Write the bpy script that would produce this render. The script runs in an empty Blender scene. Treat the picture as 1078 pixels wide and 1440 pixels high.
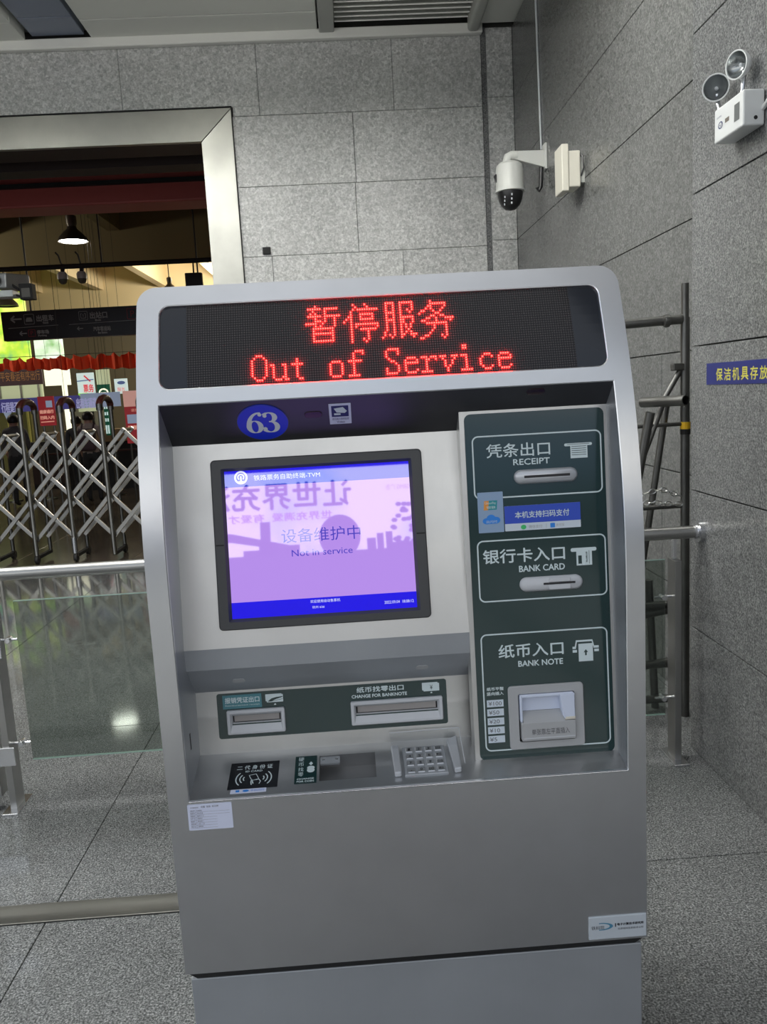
import bpy, bmesh, math, random
from mathutils import Vector as V, Matrix
from mathutils.geometry import tessellate_polygon
random.seed(7)
SC = bpy.context.scene
COL = SC.collection
# ------------------------------------------------------------------ camera
F, CX, CY, H = 1117.03, 539.0, 720.0, 1.642
yaw, pitch, roll = .0373954, .1500895, -.0551423
cy_, sy_, cp_, sp_, cr_, sr_ = math.cos(yaw), math.sin(yaw), math.cos(pitch), math.sin(pitch), math.cos(roll), math.sin(roll)
FWD = V((sy_*cp_, cy_*cp_, -sp_)); RGT = V((cy_, -sy_, 0)); UPV = RGT.cross(FWD)
R2 = cr_*RGT + sr_*UPV; U2 = -sr_*RGT + cr_*UPV
cam = bpy.data.cameras.new('camera'); camo = bpy.data.objects.new('camera', cam); COL.objects.link(camo)
cam.sensor_fit = 'HORIZONTAL'; cam.sensor_width = 36; cam.lens = F*36/1078; cam.clip_start = .05; cam.clip_end = 200
m3 = Matrix((R2, U2, -FWD)).transposed()
camo.matrix_world = Matrix.Translation((0, 0, H)) @ m3.to_4x4()
SC.camera = camo
SC.view_settings.view_transform = 'Standard'; SC.view_settings.look = 'None'
SC.view_settings.exposure = 0.0; SC.view_settings.gamma = 1; SC.view_settings.use_curve_mapping = False
# ------------------------------------------------------------------ sky
w = bpy.data.worlds.new('sky'); SC.world = w; w.use_nodes = True
nt = w.node_tree; nt.nodes.clear()
out = nt.nodes.new('ShaderNodeOutputWorld'); bg = nt.nodes.new('ShaderNodeBackground')
tc = nt.nodes.new('ShaderNodeTexCoord'); sep = nt.nodes.new('ShaderNodeSeparateXYZ'); rp = nt.nodes.new('ShaderNodeValToRGB')
nz = nt.nodes.new('ShaderNodeTexNoise'); nz.inputs['Scale'].default_value = 2.2; nz.inputs['Detail'].default_value = 5
mp = nt.nodes.new('ShaderNodeMapping'); mp.inputs['Scale'].default_value = (1, 1, 3)
mx = nt.nodes.new('ShaderNodeMath'); mx.operation = 'MULTIPLY_ADD'; mx.inputs[1].default_value = .08
ad = nt.nodes.new('ShaderNodeMath'); ad.operation = 'MULTIPLY_ADD'; ad.inputs[1].default_value = .5; ad.inputs[2].default_value = .46
L = nt.links.new
L(tc.outputs['Generated'], sep.inputs[0]); L(tc.outputs['Generated'], mp.inputs[0]); L(mp.outputs[0], nz.inputs['Vector'])
L(nz.outputs[0], mx.inputs[0]); L(sep.outputs[2], ad.inputs[0]); L(ad.outputs[0], mx.inputs[2]); L(mx.outputs[0], rp.inputs[0])
cr = rp.color_ramp
for e, (p, c) in zip([cr.elements[0], cr.elements[1]] + [cr.elements.new(.5) for _ in range(6)],
                     [(0, (.16, .16, .155)), (1, (.42, .52, .70)), (.495, (.20, .20, .19)), (.51, (.42, .56, .80)), (.55, (.50, .62, .82)), (.58, (1.9, 1.85, 1.75)), (.66, (1.8, 1.8, 1.75)), (.73, (.62, .72, .88))]):
    e.position = p; e.color = (*c, 1)
L(rp.outputs[0], bg.inputs[0]); bg.inputs[1].default_value = 0.95; L(bg.outputs[0], out.inputs[0])

# ------------------------------------------------------------------ helpers
def ray(px, py):
    return R2*((px-CX)/F) - U2*((py-CY)/F) + FWD
def at(px, py, Y):
    d = ray(px, py); t = Y/d.y; return V((d.x*t, Y, H+d.z*t))
def rootloc(o):
    l = V((0, 0, 0))
    while o is not None: l = l + o.location; o = o.parent
    return l
def tag(o, label=None, cat=None, group=None, kind=None):
    if label: o['label'] = label
    if cat: o['category'] = cat
    if group: o['group'] = group
    if kind: o['kind'] = kind
    return o
def thing(name, label, cat, loc, group=None):
    o = bpy.data.objects.new(name, None); COL.objects.link(o); o.location = loc; o.empty_display_size = .1
    return tag(o, label, cat, group)
def copy_tree(o, parent=None):
    c = o.copy(); COL.objects.link(c); c.parent = parent
    for ch in list(o.children): copy_tree(ch, c)
    return c
class MB:
    def __init__(s): s.v = []; s.f = []; s.m = []; s.gid = 0; s.g = []; s.lock = False
    def add(s, vs, fs, mi=0):
        if not s.lock: s.gid += 1
        b = len(s.v); s.v += [V(p) for p in vs]; s.f += [tuple(i+b for i in f) for f in fs]; s.m += [mi]*len(fs); s.g += [s.gid]*len(fs); return s
    def bs(s, name, mats, parent=None, **k):
        """one object per printed line or mark"""
        for gi in sorted(set(s.g)):
            q = MB(); idx = {}; 
            for f, g_ in zip(s.f, s.g):
                if g_ != gi: continue
                for i in f:
                    if i not in idx: idx[i] = len(q.v); q.v.append(s.v[i])
                q.f.append(tuple(idx[i] for i in f)); q.m.append(0)
            o = q.build(name, mats, parent, **k)
        return o
    def box(s, x0, x1, y0, y1, z0, z1, mi=0):
        return s.add([(x, y, z) for x in (x0, x1) for y in (y0, y1) for z in (z0, z1)],
                     [(0, 1, 3, 2), (4, 6, 7, 5), (0, 4, 5, 1), (2, 3, 7, 6), (0, 2, 6, 4), (1, 5, 7, 3)], mi)
    def hexa(s, p, mi=0):   # 8 points: bottom ring 4, top ring 4
        return s.add(p, [(0, 3, 2, 1), (4, 5, 6, 7), (0, 1, 5, 4), (1, 2, 6, 5), (2, 3, 7, 6), (3, 0, 4, 7)], mi)
    def tube(s, pts, r, seg=12, cap=True, mi=0):
        pts = [V(p) for p in pts]; rs = r if isinstance(r, (list, tuple)) else [r]*len(pts)
        vs = []; fs = []; prev = None
        for i, p in enumerate(pts):
            t = (pts[min(i+1, len(pts)-1)] - pts[max(i-1, 0)]).normalized()
            if prev is None:
                a = V((0, 0, 1)) if abs(t.z) < .9 else V((1, 0, 0)); n = t.cross(a).normalized()
            else: n = (prev - t*prev.dot(t)).normalized()
            prev = n; b = t.cross(n)
            for k in range(seg):
                an = 2*math.pi*k/seg; vs.append(p + (n*math.cos(an)+b*math.sin(an))*rs[i])
        for i in range(len(pts)-1):
            for k in range(seg):
                a = i*seg+k; c = i*seg+(k+1) % seg; fs.append((a, c, c+seg, a+seg))
        if cap: fs += [tuple(range(seg))[::-1], tuple(range((len(pts)-1)*seg, len(pts)*seg))]
        return s.add(vs, fs, mi)
    def lathe(s, base, axis, prof, seg=24, mi=0):
        axis = V(axis).normalized(); a = V((0, 0, 1)) if abs(axis.z) < .9 else V((1, 0, 0)); n = axis.cross(a).normalized(); b = axis.cross(n)
        vs = []; fs = []
        for r, h in prof:
            for k in range(seg):
                an = 2*math.pi*k/seg; vs.append(V(base)+axis*h+(n*math.cos(an)+b*math.sin(an))*max(r, 1e-5))
        for i in range(len(prof)-1):
            for k in range(seg):
                a_ = i*seg+k; c = i*seg+(k+1) % seg; fs.append((a_, c, c+seg, a_+seg))
        return s.add(vs, fs, mi)
    def build(s, name, mats, parent=None, smooth=False, bevel=0, loc=None, seg=2):
        off = rootloc(parent) if parent else V(loc or (0, 0, 0))
        me = bpy.data.meshes.new(name); me.from_pydata([tuple(p-off) for p in s.v], [], s.f)
        if not isinstance(mats, (list, tuple)): mats = [mats]
        for m in mats: me.materials.append(m)
        me.polygons.foreach_set('material_index', s.m)
        o = bpy.data.objects.new(name, me); COL.objects.link(o)
        if parent: o.parent = parent
        else: o.location = off
        bm = bmesh.new(); bm.from_mesh(me); bmesh.ops.recalc_face_normals(bm, faces=bm.faces); bm.to_mesh(me); bm.free()
        if smooth:
            me.polygons.foreach_set('use_smooth', [True]*len(me.polygons)); me.set_sharp_from_angle(angle=math.radians(smooth if smooth > 1 else 40))
        if bevel:
            b = o.modifiers.new('bevel', 'BEVEL'); b.width = bevel; b.segments = seg; b.limit_method = 'ANGLE'; b.angle_limit = math.radians(35)
        return o
def rr(u0, u1, v0, v1, r=0, seg=5):
    if r <= 0: return [(u0, v0), (u1, v0), (u1, v1), (u0, v1)]
    o = []
    for cx, cy, a in ((u1-r, v0+r, -90), (u1-r, v1-r, 0), (u0+r, v1-r, 90), (u0+r, v0+r, 180)):
        for i in range(seg+1):
            t = math.radians(a+90*i/seg); o.append((cx+r*math.cos(t), cy+r*math.sin(t)))
    return o
def ell(u, v, a, b, seg=32): return [(u+a*math.cos(2*math.pi*i/seg), v+b*math.sin(2*math.pi*i/seg)) for i in range(seg)]
_txt = {}
def glyphs(s):
    if s in _txt: return _txt[s]
    c = bpy.data.curves.new('t', 'FONT'); c.body = s; c.resolution_u = 3
    o = bpy.data.objects.new('t', c); COL.objects.link(o); bpy.context.view_layer.update()
    me = bpy.data.meshes.new_from_object(o.evaluated_get(bpy.context.evaluated_depsgraph_get()))
    vs = [(v.co.x, v.co.y) for v in me.vertices]; fs = [tuple(p.vertices) for p in me.polygons]
    bpy.data.objects.remove(o); bpy.data.meshes.remove(me); bpy.data.curves.remove(c)
    _txt[s] = (vs, fs); return _txt[s]
class Pl:
    """a plane with origin o, axis U to the viewer's right, axis V downwards, N out towards the viewer"""
    def __init__(s, o, U, Vd): s.o = V(o); s.U = V(U).normalized(); s.V = V(Vd).normalized(); s.N = s.V.cross(s.U)
    def p(s, u, v, n=0): return s.o + s.U*u + s.V*v + s.N*n
    def flat(s, mb, loops, n, mi=0):
        ls = [[V((a, b, 0)) for a, b in l] for l in loops]; pts = [q for l in loops for q in l]
        mb.add([s.p(a, b, n) for a, b in pts], tessellate_polygon(ls), mi)
    def slab(s, mb, loop, n0, n1, mi=0, ch=None):
        """solid from n0 to n1 with outline loop; ch=(inner loop, drop) chamfers the front edge"""
        k = len(loop); rings = [(loop, n0), (loop, n1-(ch[1] if ch else 0))] + ([(ch[0], n1)] if ch else [])
        vs = [s.p(a, b, n) for l, n in rings for a, b in l]; fs = []
        for i in range(len(rings)-1):
            for j in range(k): fs.append((i*k+j, i*k+(j+1) % k, (i+1)*k+(j+1) % k, (i+1)*k+j))
        fs += [tuple(range(k))[::-1], tuple(range((len(rings)-1)*k, len(rings)*k))]
        mb.add(vs, fs, mi)
    def plate(s, mb, u0, u1, v0, v1, n0, n1, r=0, c=0, mi=0, seg=5):
        s.slab(mb, rr(u0, u1, v0, v1, r, seg), n0, n1, mi, (rr(u0+c, u1-c, v0+c, v1-c, max(r-c, 0) if r > c else (r*.4 if r else 0), seg), c) if c else None)
    def ring(s, mb, rings, mi=0):
        """sequence of (loop, n): skins between successive loops (same count)"""
        k = len(rings[0][0]); vs = [s.p(a, b, n) for l, n in rings for a, b in l]; fs = []
        for i in range(len(rings)-1):
            for j in range(k): fs.append((i*k+j, i*k+(j+1) % k, (i+1)*k+(j+1) % k, (i+1)*k+j))
        mb.add(vs, fs, mi)
    def outline(s, mb, u0, u1, v0, v1, r, t, n, mi=0):
        s.ring(mb, [(rr(u0, u1, v0, v1, r, 8), n), (rr(u0+t, u1-t, v0+t, v1-t, max(r-t, .0005), 8), n)], mi)
    def text(s, mb, st, u0, u1, v0, v1, n, mi=0, bold=0, mirror=False):
        vs, fs = glyphs(st); xs = [a for a, b in vs]; ys = [b for a, b in vs]
        x0, x1, y0, y1 = min(xs), max(xs), min(ys), max(ys)
        offs = [(0, 0)] if not bold else [(-bold, 0), (bold, 0), (0, -bold), (0, bold)]
        mb.gid += 1; mb.lock = True
        for k, (du, dv) in enumerate(offs):
            mb.add([s.p(u0+(a-x0)/(x1-x0)*(u1-u0)+du, v1-(b-y0)/(y1-y0)*(v1-v0)+dv, n+k*.00002) for a, b in vs], fs, mi)
        mb.lock = False
    def line(s, mb, pts, t, n, mi=0):
        mb.gid += 1; mb.lock = True
        for (a, b), (c, d) in zip(pts, pts[1:]):
            l = math.hypot(c-a, d-b) or 1; px, py = -(d-b)/l*t/2, (c-a)/l*t/2
            mb.add([s.p(a+px, b+py, n), s.p(c+px, d+py, n), s.p(c-px, d-py, n), s.p(a-px, b-py, n)], [(0, 1, 2, 3)], mi)
        mb.lock = False
    def holed(s, mb, outer, holes, n0, n1, mi=0):
        s.flat(mb, [outer]+holes, n1, mi)
        for l in [outer]+holes: s.ring(mb, [(l, n1), (l, n0)], mi)

# ------------------------------------------------------------------ materials
def mat(name, col, rough=.5, metal=0, emit=None, es=1, ior=None, spec=None, coat=0):
    m = bpy.data.materials.new(name); m.use_nodes = True; b = m.node_tree.nodes['Principled BSDF']
    b.inputs['Base Color'].default_value = (*col, 1); b.inputs['Roughness'].default_value = rough; b.inputs['Metallic'].default_value = metal
    if ior: b.inputs['IOR'].default_value = ior
    if spec is not None: b.inputs['Specular IOR Level'].default_value = spec
    if coat: b.inputs['Coat Weight'].default_value = coat; b.inputs['Coat Roughness'].default_value = .05
    if emit: b.inputs['Emission Color'].default_value = (*emit, 1); b.inputs['Emission Strength'].default_value = es
    return m
def srgb(r, g, b): return tuple(((c/255+.055)/1.055)**2.4 if c > 10 else c/255/12.92 for c in (r, g, b))
def nodes(m): return m.node_tree.nodes, m.node_tree.links, m.node_tree.nodes['Principled BSDF']
def granite(name, dark, mid, light, scale, rough, bump=.02, wear=.15):
    m = mat(name, mid, rough); N, K, b = nodes(m)
    g = N.new('ShaderNodeNewGeometry'); n1 = N.new('ShaderNodeTexNoise'); n1.inputs['Scale'].default_value = scale; n1.inputs['Detail'].default_value = 3; n1.inputs['Roughness'].default_value = .65
    vo = N.new('ShaderNodeTexVoronoi'); vo.inputs['Scale'].default_value = scale*.55
    r1 = N.new('ShaderNodeValToRGB'); e = r1.color_ramp.elements
    e[0].position = .36; e[0].color = (*dark, 1); e[1].position = .64; e[1].color = (*light, 1); x = e.new(.5); x.color = (*mid, 1)
    K(g.outputs['Position'], n1.inputs['Vector']) if False else None
    K.new(g.outputs['Position'], n1.inputs['Vector']); K.new(g.outputs['Position'], vo.inputs['Vector'])
    K.new(n1.outputs['Fac'], r1.inputs[0])
    r2 = N.new('ShaderNodeValToRGB'); r2.color_ramp.elements[0].position = .0; r2.color_ramp.elements[0].color = (.72, .72, .72, 1); r2.color_ramp.elements[1].position = 1; r2.color_ramp.elements[1].color = (1.28, 1.28, 1.28, 1)
    K.new(vo.outputs['Color'], r2.inputs[0])
    mu = N.new('ShaderNodeMix'); mu.data_type = 'RGBA'; mu.blend_type = 'MULTIPLY'; mu.inputs[0].default_value = 1
    K.new(r1.outputs[0], mu.inputs[6]); K.new(r2.outputs[0], mu.inputs[7])
    n2 = N.new('ShaderNodeTexNoise'); n2.inputs['Scale'].default_value = 1.4; n2.inputs['Detail'].default_value = 4; K.new(g.outputs['Position'], n2.inputs['Vector'])
    r3 = N.new('ShaderNodeMapRange'); r3.inputs[1].default_value = .3; r3.inputs[2].default_value = .7; r3.inputs[3].default_value = 1-wear; r3.inputs[4].default_value = 1+wear
    K.new(n2.outputs['Fac'], r3.inputs[0])
    mu2 = N.new('ShaderNodeMix'); mu2.data_type = 'RGBA'; mu2.blend_type = 'MULTIPLY'; mu2.inputs[0].default_value = 1
    K.new(mu.outputs[2], mu2.inputs[6]); K.new(r3.outputs[0], mu2.inputs[7]); K.new(mu2.outputs[2], b.inputs['Base Color'])
    bp = N.new('ShaderNodeBump'); bp.inputs['Strength'].default_value = bump; bp.inputs['Distance'].default_value = .002
    K.new(n1.outputs['Fac'], bp.inputs['Height']); K.new(bp.outputs[0], b.inputs['Normal'])
    return m
def steel(name, col=(.62, .63, .64), rough=.33, axis=2, amt=.12, aniso=.5, sc=220, dirt=.12):
    m = mat(name, col, rough, 1); N, K, b = nodes(m)
    g = N.new('ShaderNodeNewGeometry'); mp_ = N.new('ShaderNodeMapping'); s = [sc, sc, sc]; s[axis] = sc*.02; mp_.inputs['Scale'].default_value = s
    n1 = N.new('ShaderNodeTexNoise'); n1.inputs['Scale'].default_value = 1; n1.inputs['Detail'].default_value = 2
    K.new(g.outputs['Position'], mp_.inputs[0]); K.new(mp_.outputs[0], n1.inputs['Vector'])
    r = N.new('ShaderNodeMapRange'); r.inputs[3].default_value = rough-amt*.5; r.inputs[4].default_value = rough+amt*.5; K.new(n1.outputs['Fac'], r.inputs[0])
    n2 = N.new('ShaderNodeTexNoise'); n2.inputs['Scale'].default_value = 5; n2.inputs['Detail'].default_value = 6; K.new(g.outputs['Position'], n2.inputs['Vector'])
    ad = N.new('ShaderNodeMath'); ad.operation = 'MULTIPLY_ADD'; ad.inputs[1].default_value = .12; K.new(n2.outputs['Fac'], ad.inputs[0]); K.new(r.outputs[0], ad.inputs[2]); K.new(ad.outputs[0], b.inputs['Roughness'])
    r3 = N.new('ShaderNodeMapRange'); r3.inputs[1].default_value = .3; r3.inputs[2].default_value = .75; r3.inputs[3].default_value = 1; r3.inputs[4].default_value = 1-dirt; K.new(n2.outputs['Fac'], r3.inputs[0])
    mu = N.new('ShaderNodeMix'); mu.data_type = 'RGBA'; mu.blend_type = 'MULTIPLY'; mu.inputs[0].default_value = 1; mu.inputs[6].default_value = (*col, 1); K.new(r3.outputs[0], mu.inputs[7]); K.new(mu.outputs[2], b.inputs['Base Color'])
    b.inputs['Anisotropic'].default_value = aniso
    bp = N.new('ShaderNodeBump'); bp.inputs['Strength'].default_value = .03; bp.inputs['Distance'].default_value = .0005; K.new(n1.outputs['Fac'], bp.inputs['Height']); K.new(bp.outputs[0], b.inputs['Normal'])
    return m
M = {}
M['wall'] = granite('granite_lit_wall', (.36, .365, .355), (.49, .495, .485), (.61, .61, .595), 75, .34, wear=.06)  # one granite throughout, coloured lighter here where more light falls
M['wall_side'] = granite('granite_shaded_side', (.075, .078, .075), (.118, .121, .118), (.165, .167, .162), 90, .22, wear=.06)  # same granite, side wall's shade put into the colour
M['pil'] = granite('granite_shaded_pilaster', (.070, .073, .074), (.145, .149, .150), (.235, .238, .236), 130, .20, wear=.06)  # same granite darkened to stand for the pilaster's shade
M['hall_floor'] = granite('brown_hall_tile', (.050, .040, .030), (.085, .068, .052), (.12, .10, .078), 40, .16, .005)
M['paving'] = granite('bounce_paving', (.36, .36, .35), (.50, .50, .48), (.62, .62, .60), 60, .6)  # unseen ground made pale to bounce light up to the ceiling
M['floor'] = granite('granite_floor', (.040, .043, .043), (.112, .117, .118), (.25, .255, .257), 170, .07, .01, .2)
M['grout'] = mat('joint_filler', (.06, .06, .055), .9)
M['steel'] = steel('brushed_steel', (.66, .67, .68), .27, amt=.08)
M['body'] = steel('brushed_steel_body', (.44, .465, .495), .52, 2, .06, .2, 300); M['body'].node_tree.nodes['Principled BSDF'].inputs['Metallic'].default_value = .65
M['inner'] = steel('brushed_steel_inner', (.68, .68, .66), .36, 2, .10, .4, 260)
M['tray'] = steel('brushed_steel_tray', (.60, .61, .62), .30, 0, .12, .6, 260, .2)
M['dark_steel'] = steel('dark_header_steel', (.13, .13, .14), .38, 0, .08, .3)
M['frame'] = steel('door_frame_steel', (.42, .42, .385), .34, 2, .08, .3, 120)
M['well'] = mat('shaded_well_steel', (.26, .265, .27), .4, .6)  # steel coloured darker for the shade inside the coin well
M['cheek'] = mat('cheek_steel', (.40, .42, .45), .42, .6)
M['edge'] = mat('polished_edge_steel', (.80, .82, .85), .30, 1)
M['rail'] = steel('rail_steel', (.38, .38, .37), .28, 0, .06, .3, 150)
M['chrome'] = mat('chrome', (.66, .67, .69), .25, 1)
M['strip'] = steel('floor_strip_steel', (.13, .13, .12), .38, 0, .08, .5)
M['black'] = mat('black_plastic', (.012, .012, .013), .35)
M['matte_black'] = mat('matte_black', (.01, .01, .01), .7)
M['bezel'] = mat('bezel_plastic', (.045, .047, .05), .42)
M['green'] = mat('dark_green_enamel', srgb(20, 50, 50), .13, ior=1.65)
M['led_panel'] = mat('smoked_led_panel', (.018, .015, .017), .12, ior=1.35)
N, K, b = nodes(M['led_panel'])
g = N.new('ShaderNodeNewGeometry'); mp_ = N.new('ShaderNodeVectorMath'); mp_.operation = 'SCALE'; mp_.inputs['Scale'].default_value = 1/.00437
fr = N.new('ShaderNodeVectorMath'); fr.operation = 'FRACTION'; su = N.new('ShaderNodeVectorMath'); su.operation = 'SUBTRACT'; su.inputs[1].default_value = (.5, .5, .5)
mlt = N.new('ShaderNodeVectorMath'); mlt.operation = 'MULTIPLY'; mlt.inputs[1].default_value = (1, 0, 1); ln = N.new('ShaderNodeVectorMath'); ln.operation = 'LENGTH'
rg = N.new('ShaderNodeValToRGB'); rg.color_ramp.elements[0].position = .28; rg.color_ramp.elements[0].color = (.055, .05, .05, 1); rg.color_ramp.elements[1].position = .42; rg.color_ramp.elements[1].color = (.008, .007, .008, 1)
K.new(g.outputs['Position'], mp_.inputs[0]); K.new(mp_.outputs[0], fr.inputs[0]); K.new(fr.outputs[0], su.inputs[0]); K.new(su.outputs[0], mlt.inputs[0]); K.new(mlt.outputs[0], ln.inputs[0]); K.new(ln.outputs['Value'], rg.inputs[0]); K.new(rg.outputs[0], b.inputs['Base Color'])
M['led_border'] = mat('smoked_border', (.010, .013, .02), .10)
M['led_on'] = mat('lit_led', (.5, .02, .02), .4, emit=(1, .0028, .0022), es=160)
M['white_ink'] = mat('white_print', (.62, .72, .74), .4)
M['pale'] = mat('pale_plastic', (.55, .57, .60), .38)
M['pale_dark'] = mat('grey_plastic', (.40, .41, .42), .45)
M['flap'] = mat('slot_flap', (.33, .31, .30), .5)
M['silver'] = mat('silver_plastic', (.52, .54, .57), .3, .4)
M['hood'] = mat('pale_blue_plastic', (.62, .68, .82), .35)
M['cream'] = mat('cream_plastic', (.66, .63, .55), .5)
M['ink'] = mat('black_print', (.015, .015, .018), .5)
M['grey_ink'] = mat('grey_print', (.10, .10, .11), .5)
M['tag_white'] = mat('white_tag', (.60, .68, .76), .45)
M['label_white'] = mat('white_sticker', (.62, .66, .82), .45)
M['label_silver'] = mat('silver_sticker', (.50, .55, .60), .35)
M['teal'] = mat('teal_sticker', srgb(75, 130, 140), .4)
M['blue_st'] = mat('blue_sticker', srgb(40, 75, 190), .35)
M['clear_st'] = mat('pale_blue_sticker', srgb(140, 165, 195), .3)
M['orange'] = mat('orange_print', srgb(225, 150, 60), .5); M['teal2'] = mat('teal_print', srgb(20, 140, 150), .5)
M['green_p'] = mat('green_print', srgb(60, 190, 110), .5); M['sky_p'] = mat('sky_blue_print', srgb(40, 130, 220), .5)
M['badge'] = mat('badge_blue', srgb(15, 50, 215), .3); M['badge_txt'] = mat('badge_cream', srgb(215, 225, 225), .4)
M['navy'] = mat('navy_print', srgb(20, 35, 95), .4)
M['lens'] = mat('dark_lens', (.02, .006, .008), .08)
M['cam_white'] = mat('camera_white', (.62, .63, .60), .4)
M['ivory'] = mat('ivory_plastic', (.62, .60, .52), .45)
M['em_white'] = mat('lamp_white', (.66, .68, .68), .35)
M['em_blue'] = mat('lamp_side', (.68, .70, .76), .35)
M['reflector'] = mat('lamp_reflector', (.35, .37, .37), .22, .85)
M['tubes'] = steel('scaffold_steel', (.22, .22, .21), .36, 2, .1, .2, 60, .5)
M['yellow'] = mat('yellow_tape', srgb(215, 170, 20), .5)
M['blue_sign'] = mat('blue_sign', srgb(32, 40, 110), .4); M['yellow_ink'] = mat('yellow_print', srgb(195, 190, 75), .5)
M['trim_white'] = mat('white_trim', (.78, .78, .74), .45)
M['ceil'] = mat('ceiling_metal', (.72, .73, .68), .4); M['ceil_blue'] = mat('ceiling_blue', (.20, .23, .30), .4)
M['bulk'] = mat('bulkhead_grey', (.42, .43, .40), .45)
M['sign_black'] = mat('sign_black', (.008, .008, .008), .4)
M['sign_grey'] = mat('sign_grey', (.3, .3, .28), .5)
M['sign_red'] = mat('sign_red', srgb(150, 40, 50), .5)
M['garland'] = mat('red_orange_bunting', (.95, .085, .02), .7)
M['olive'] = mat('olive_ceiling', (.15, .125, .06), .8); M['tan'] = mat('tan_ceiling', (.72, .60, .38), .8)
M['red_beam'] = mat('red_beam', (.42, .08, .07), .5); M['brown'] = mat('dark_brown', (.022, .010, .008), .6)
M['concourse'] = mat('concourse_wall', (.16, .14, .10), .7)
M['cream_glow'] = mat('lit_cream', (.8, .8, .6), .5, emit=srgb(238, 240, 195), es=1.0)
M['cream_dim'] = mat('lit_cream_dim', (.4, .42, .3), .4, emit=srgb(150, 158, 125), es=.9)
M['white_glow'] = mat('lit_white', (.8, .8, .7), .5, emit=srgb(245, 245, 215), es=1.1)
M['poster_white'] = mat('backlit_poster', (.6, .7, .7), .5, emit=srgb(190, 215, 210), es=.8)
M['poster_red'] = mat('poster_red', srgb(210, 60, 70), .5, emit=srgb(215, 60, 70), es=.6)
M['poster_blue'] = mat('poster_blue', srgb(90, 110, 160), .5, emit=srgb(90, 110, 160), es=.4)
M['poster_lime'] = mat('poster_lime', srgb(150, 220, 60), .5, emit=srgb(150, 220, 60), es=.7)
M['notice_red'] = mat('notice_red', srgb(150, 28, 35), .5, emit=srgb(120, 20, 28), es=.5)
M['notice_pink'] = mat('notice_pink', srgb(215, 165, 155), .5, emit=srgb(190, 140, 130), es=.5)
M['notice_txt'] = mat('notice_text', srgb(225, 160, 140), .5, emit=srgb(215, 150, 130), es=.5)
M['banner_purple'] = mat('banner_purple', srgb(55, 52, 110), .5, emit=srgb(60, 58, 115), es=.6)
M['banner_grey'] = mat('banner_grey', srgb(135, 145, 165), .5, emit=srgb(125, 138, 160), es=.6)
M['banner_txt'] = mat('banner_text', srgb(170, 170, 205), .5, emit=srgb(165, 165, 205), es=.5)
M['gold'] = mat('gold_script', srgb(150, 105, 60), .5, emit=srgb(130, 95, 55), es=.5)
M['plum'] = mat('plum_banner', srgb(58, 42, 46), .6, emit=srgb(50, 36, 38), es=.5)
M['exit_green'] = mat('green_sign', srgb(15, 75, 55), .5, emit=srgb(15, 75, 55), es=.5)
M['counter'] = mat('counter_tan', srgb(150, 125, 90), .5)
M['lamp_on'] = mat('lamp_bulb', (1, 1, 1), .5, emit=(1, .98, .9), es=22)
M['lamp_shell'] = mat('lamp_shell', (.08, .07, .06), .4, .5)
M['fill_light'] = mat('fill_light_diffuser', (.9, .9, .9), .5, emit=(1, .98, .94), es=4)  # glow of the added fill lights
M['skin'] = mat('skin', (.35, .2, .14), .5); M['hair'] = mat('black_hair', (.008, .007, .007), .5)
M['rubber'] = mat('black_rubber', (.01, .01, .01), .6)
M['arch_red'] = mat('dark_red_plastic', (.055, .014, .012), .3)
M['alu'] = mat('gate_aluminium', (.40, .39, .36), .28, 1)
M['gate_dark'] = mat('gate_dark_steel', (.20, .20, .19), .3, 1)
def two_sided(N, K, ior):
    """surface reflectance of a thin pane, the same from either face"""
    f = N.new('ShaderNodeFresnel'); g = N.new('ShaderNodeNewGeometry'); r = N.new('ShaderNodeMapRange'); r.inputs[3].default_value = ior; r.inputs[4].default_value = 1/ior
    K.new(g.outputs['Backfacing'], r.inputs[0]); K.new(r.outputs[0], f.inputs[0]); return f
M['glass'] = mat('tinted_glass', (.70, .78, .74), .03); N, K, b = nodes(M['glass'])
b.inputs['Transmission Weight'].default_value = 0; b.inputs['Alpha'].default_value = 1
tr = N.new('ShaderNodeBsdfTransparent'); tr.inputs[0].default_value = (.66, .70, .67, 1); gl = N.new('ShaderNodeBsdfGlossy'); gl.inputs['Roughness'].default_value = .03; gl.inputs[0].default_value = (1, 1, 1, 1)
fn = two_sided(N, K, 1.5); ms = N.new('ShaderNodeMixShader')
df = N.new('ShaderNodeBsdfDiffuse'); df.inputs[0].default_value = (.30, .34, .31, 1); ms2 = N.new('ShaderNodeMixShader'); ms2.inputs[0].default_value = .012
K.new(fn.outputs[0], ms.inputs[0]); K.new(tr.outputs[0], ms.inputs[1]); K.new(gl.outputs[0], ms.inputs[2])
K.new(ms.outputs[0], ms2.inputs[1]); K.new(df.outputs[0], ms2.inputs[2]); K.new(ms2.outputs[0], N['Material Output'].inputs[0])
M['glass_edge'] = mat('glass_edge', (.30, .42, .38), .2)
M['acrylic'] = bpy.data.materials.new('clear_acrylic'); M['acrylic'].use_nodes = True
N = M['acrylic'].node_tree.nodes; K = M['acrylic'].node_tree.links; N.clear()
o_ = N.new('ShaderNodeOutputMaterial'); tr = N.new('ShaderNodeBsdfTransparent'); tr.inputs[0].default_value = (.93, .94, .95, 1); gl = N.new('ShaderNodeBsdfGlossy'); gl.inputs['Roughness'].default_value = .05
fn = two_sided(N, K, 1.45); ms = N.new('ShaderNodeMixShader'); K.new(fn.outputs[0], ms.inputs[0]); K.new(tr.outputs[0], ms.inputs[1]); K.new(gl.outputs[0], ms.inputs[2]); K.new(ms.outputs[0], o_.inputs[0])

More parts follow.
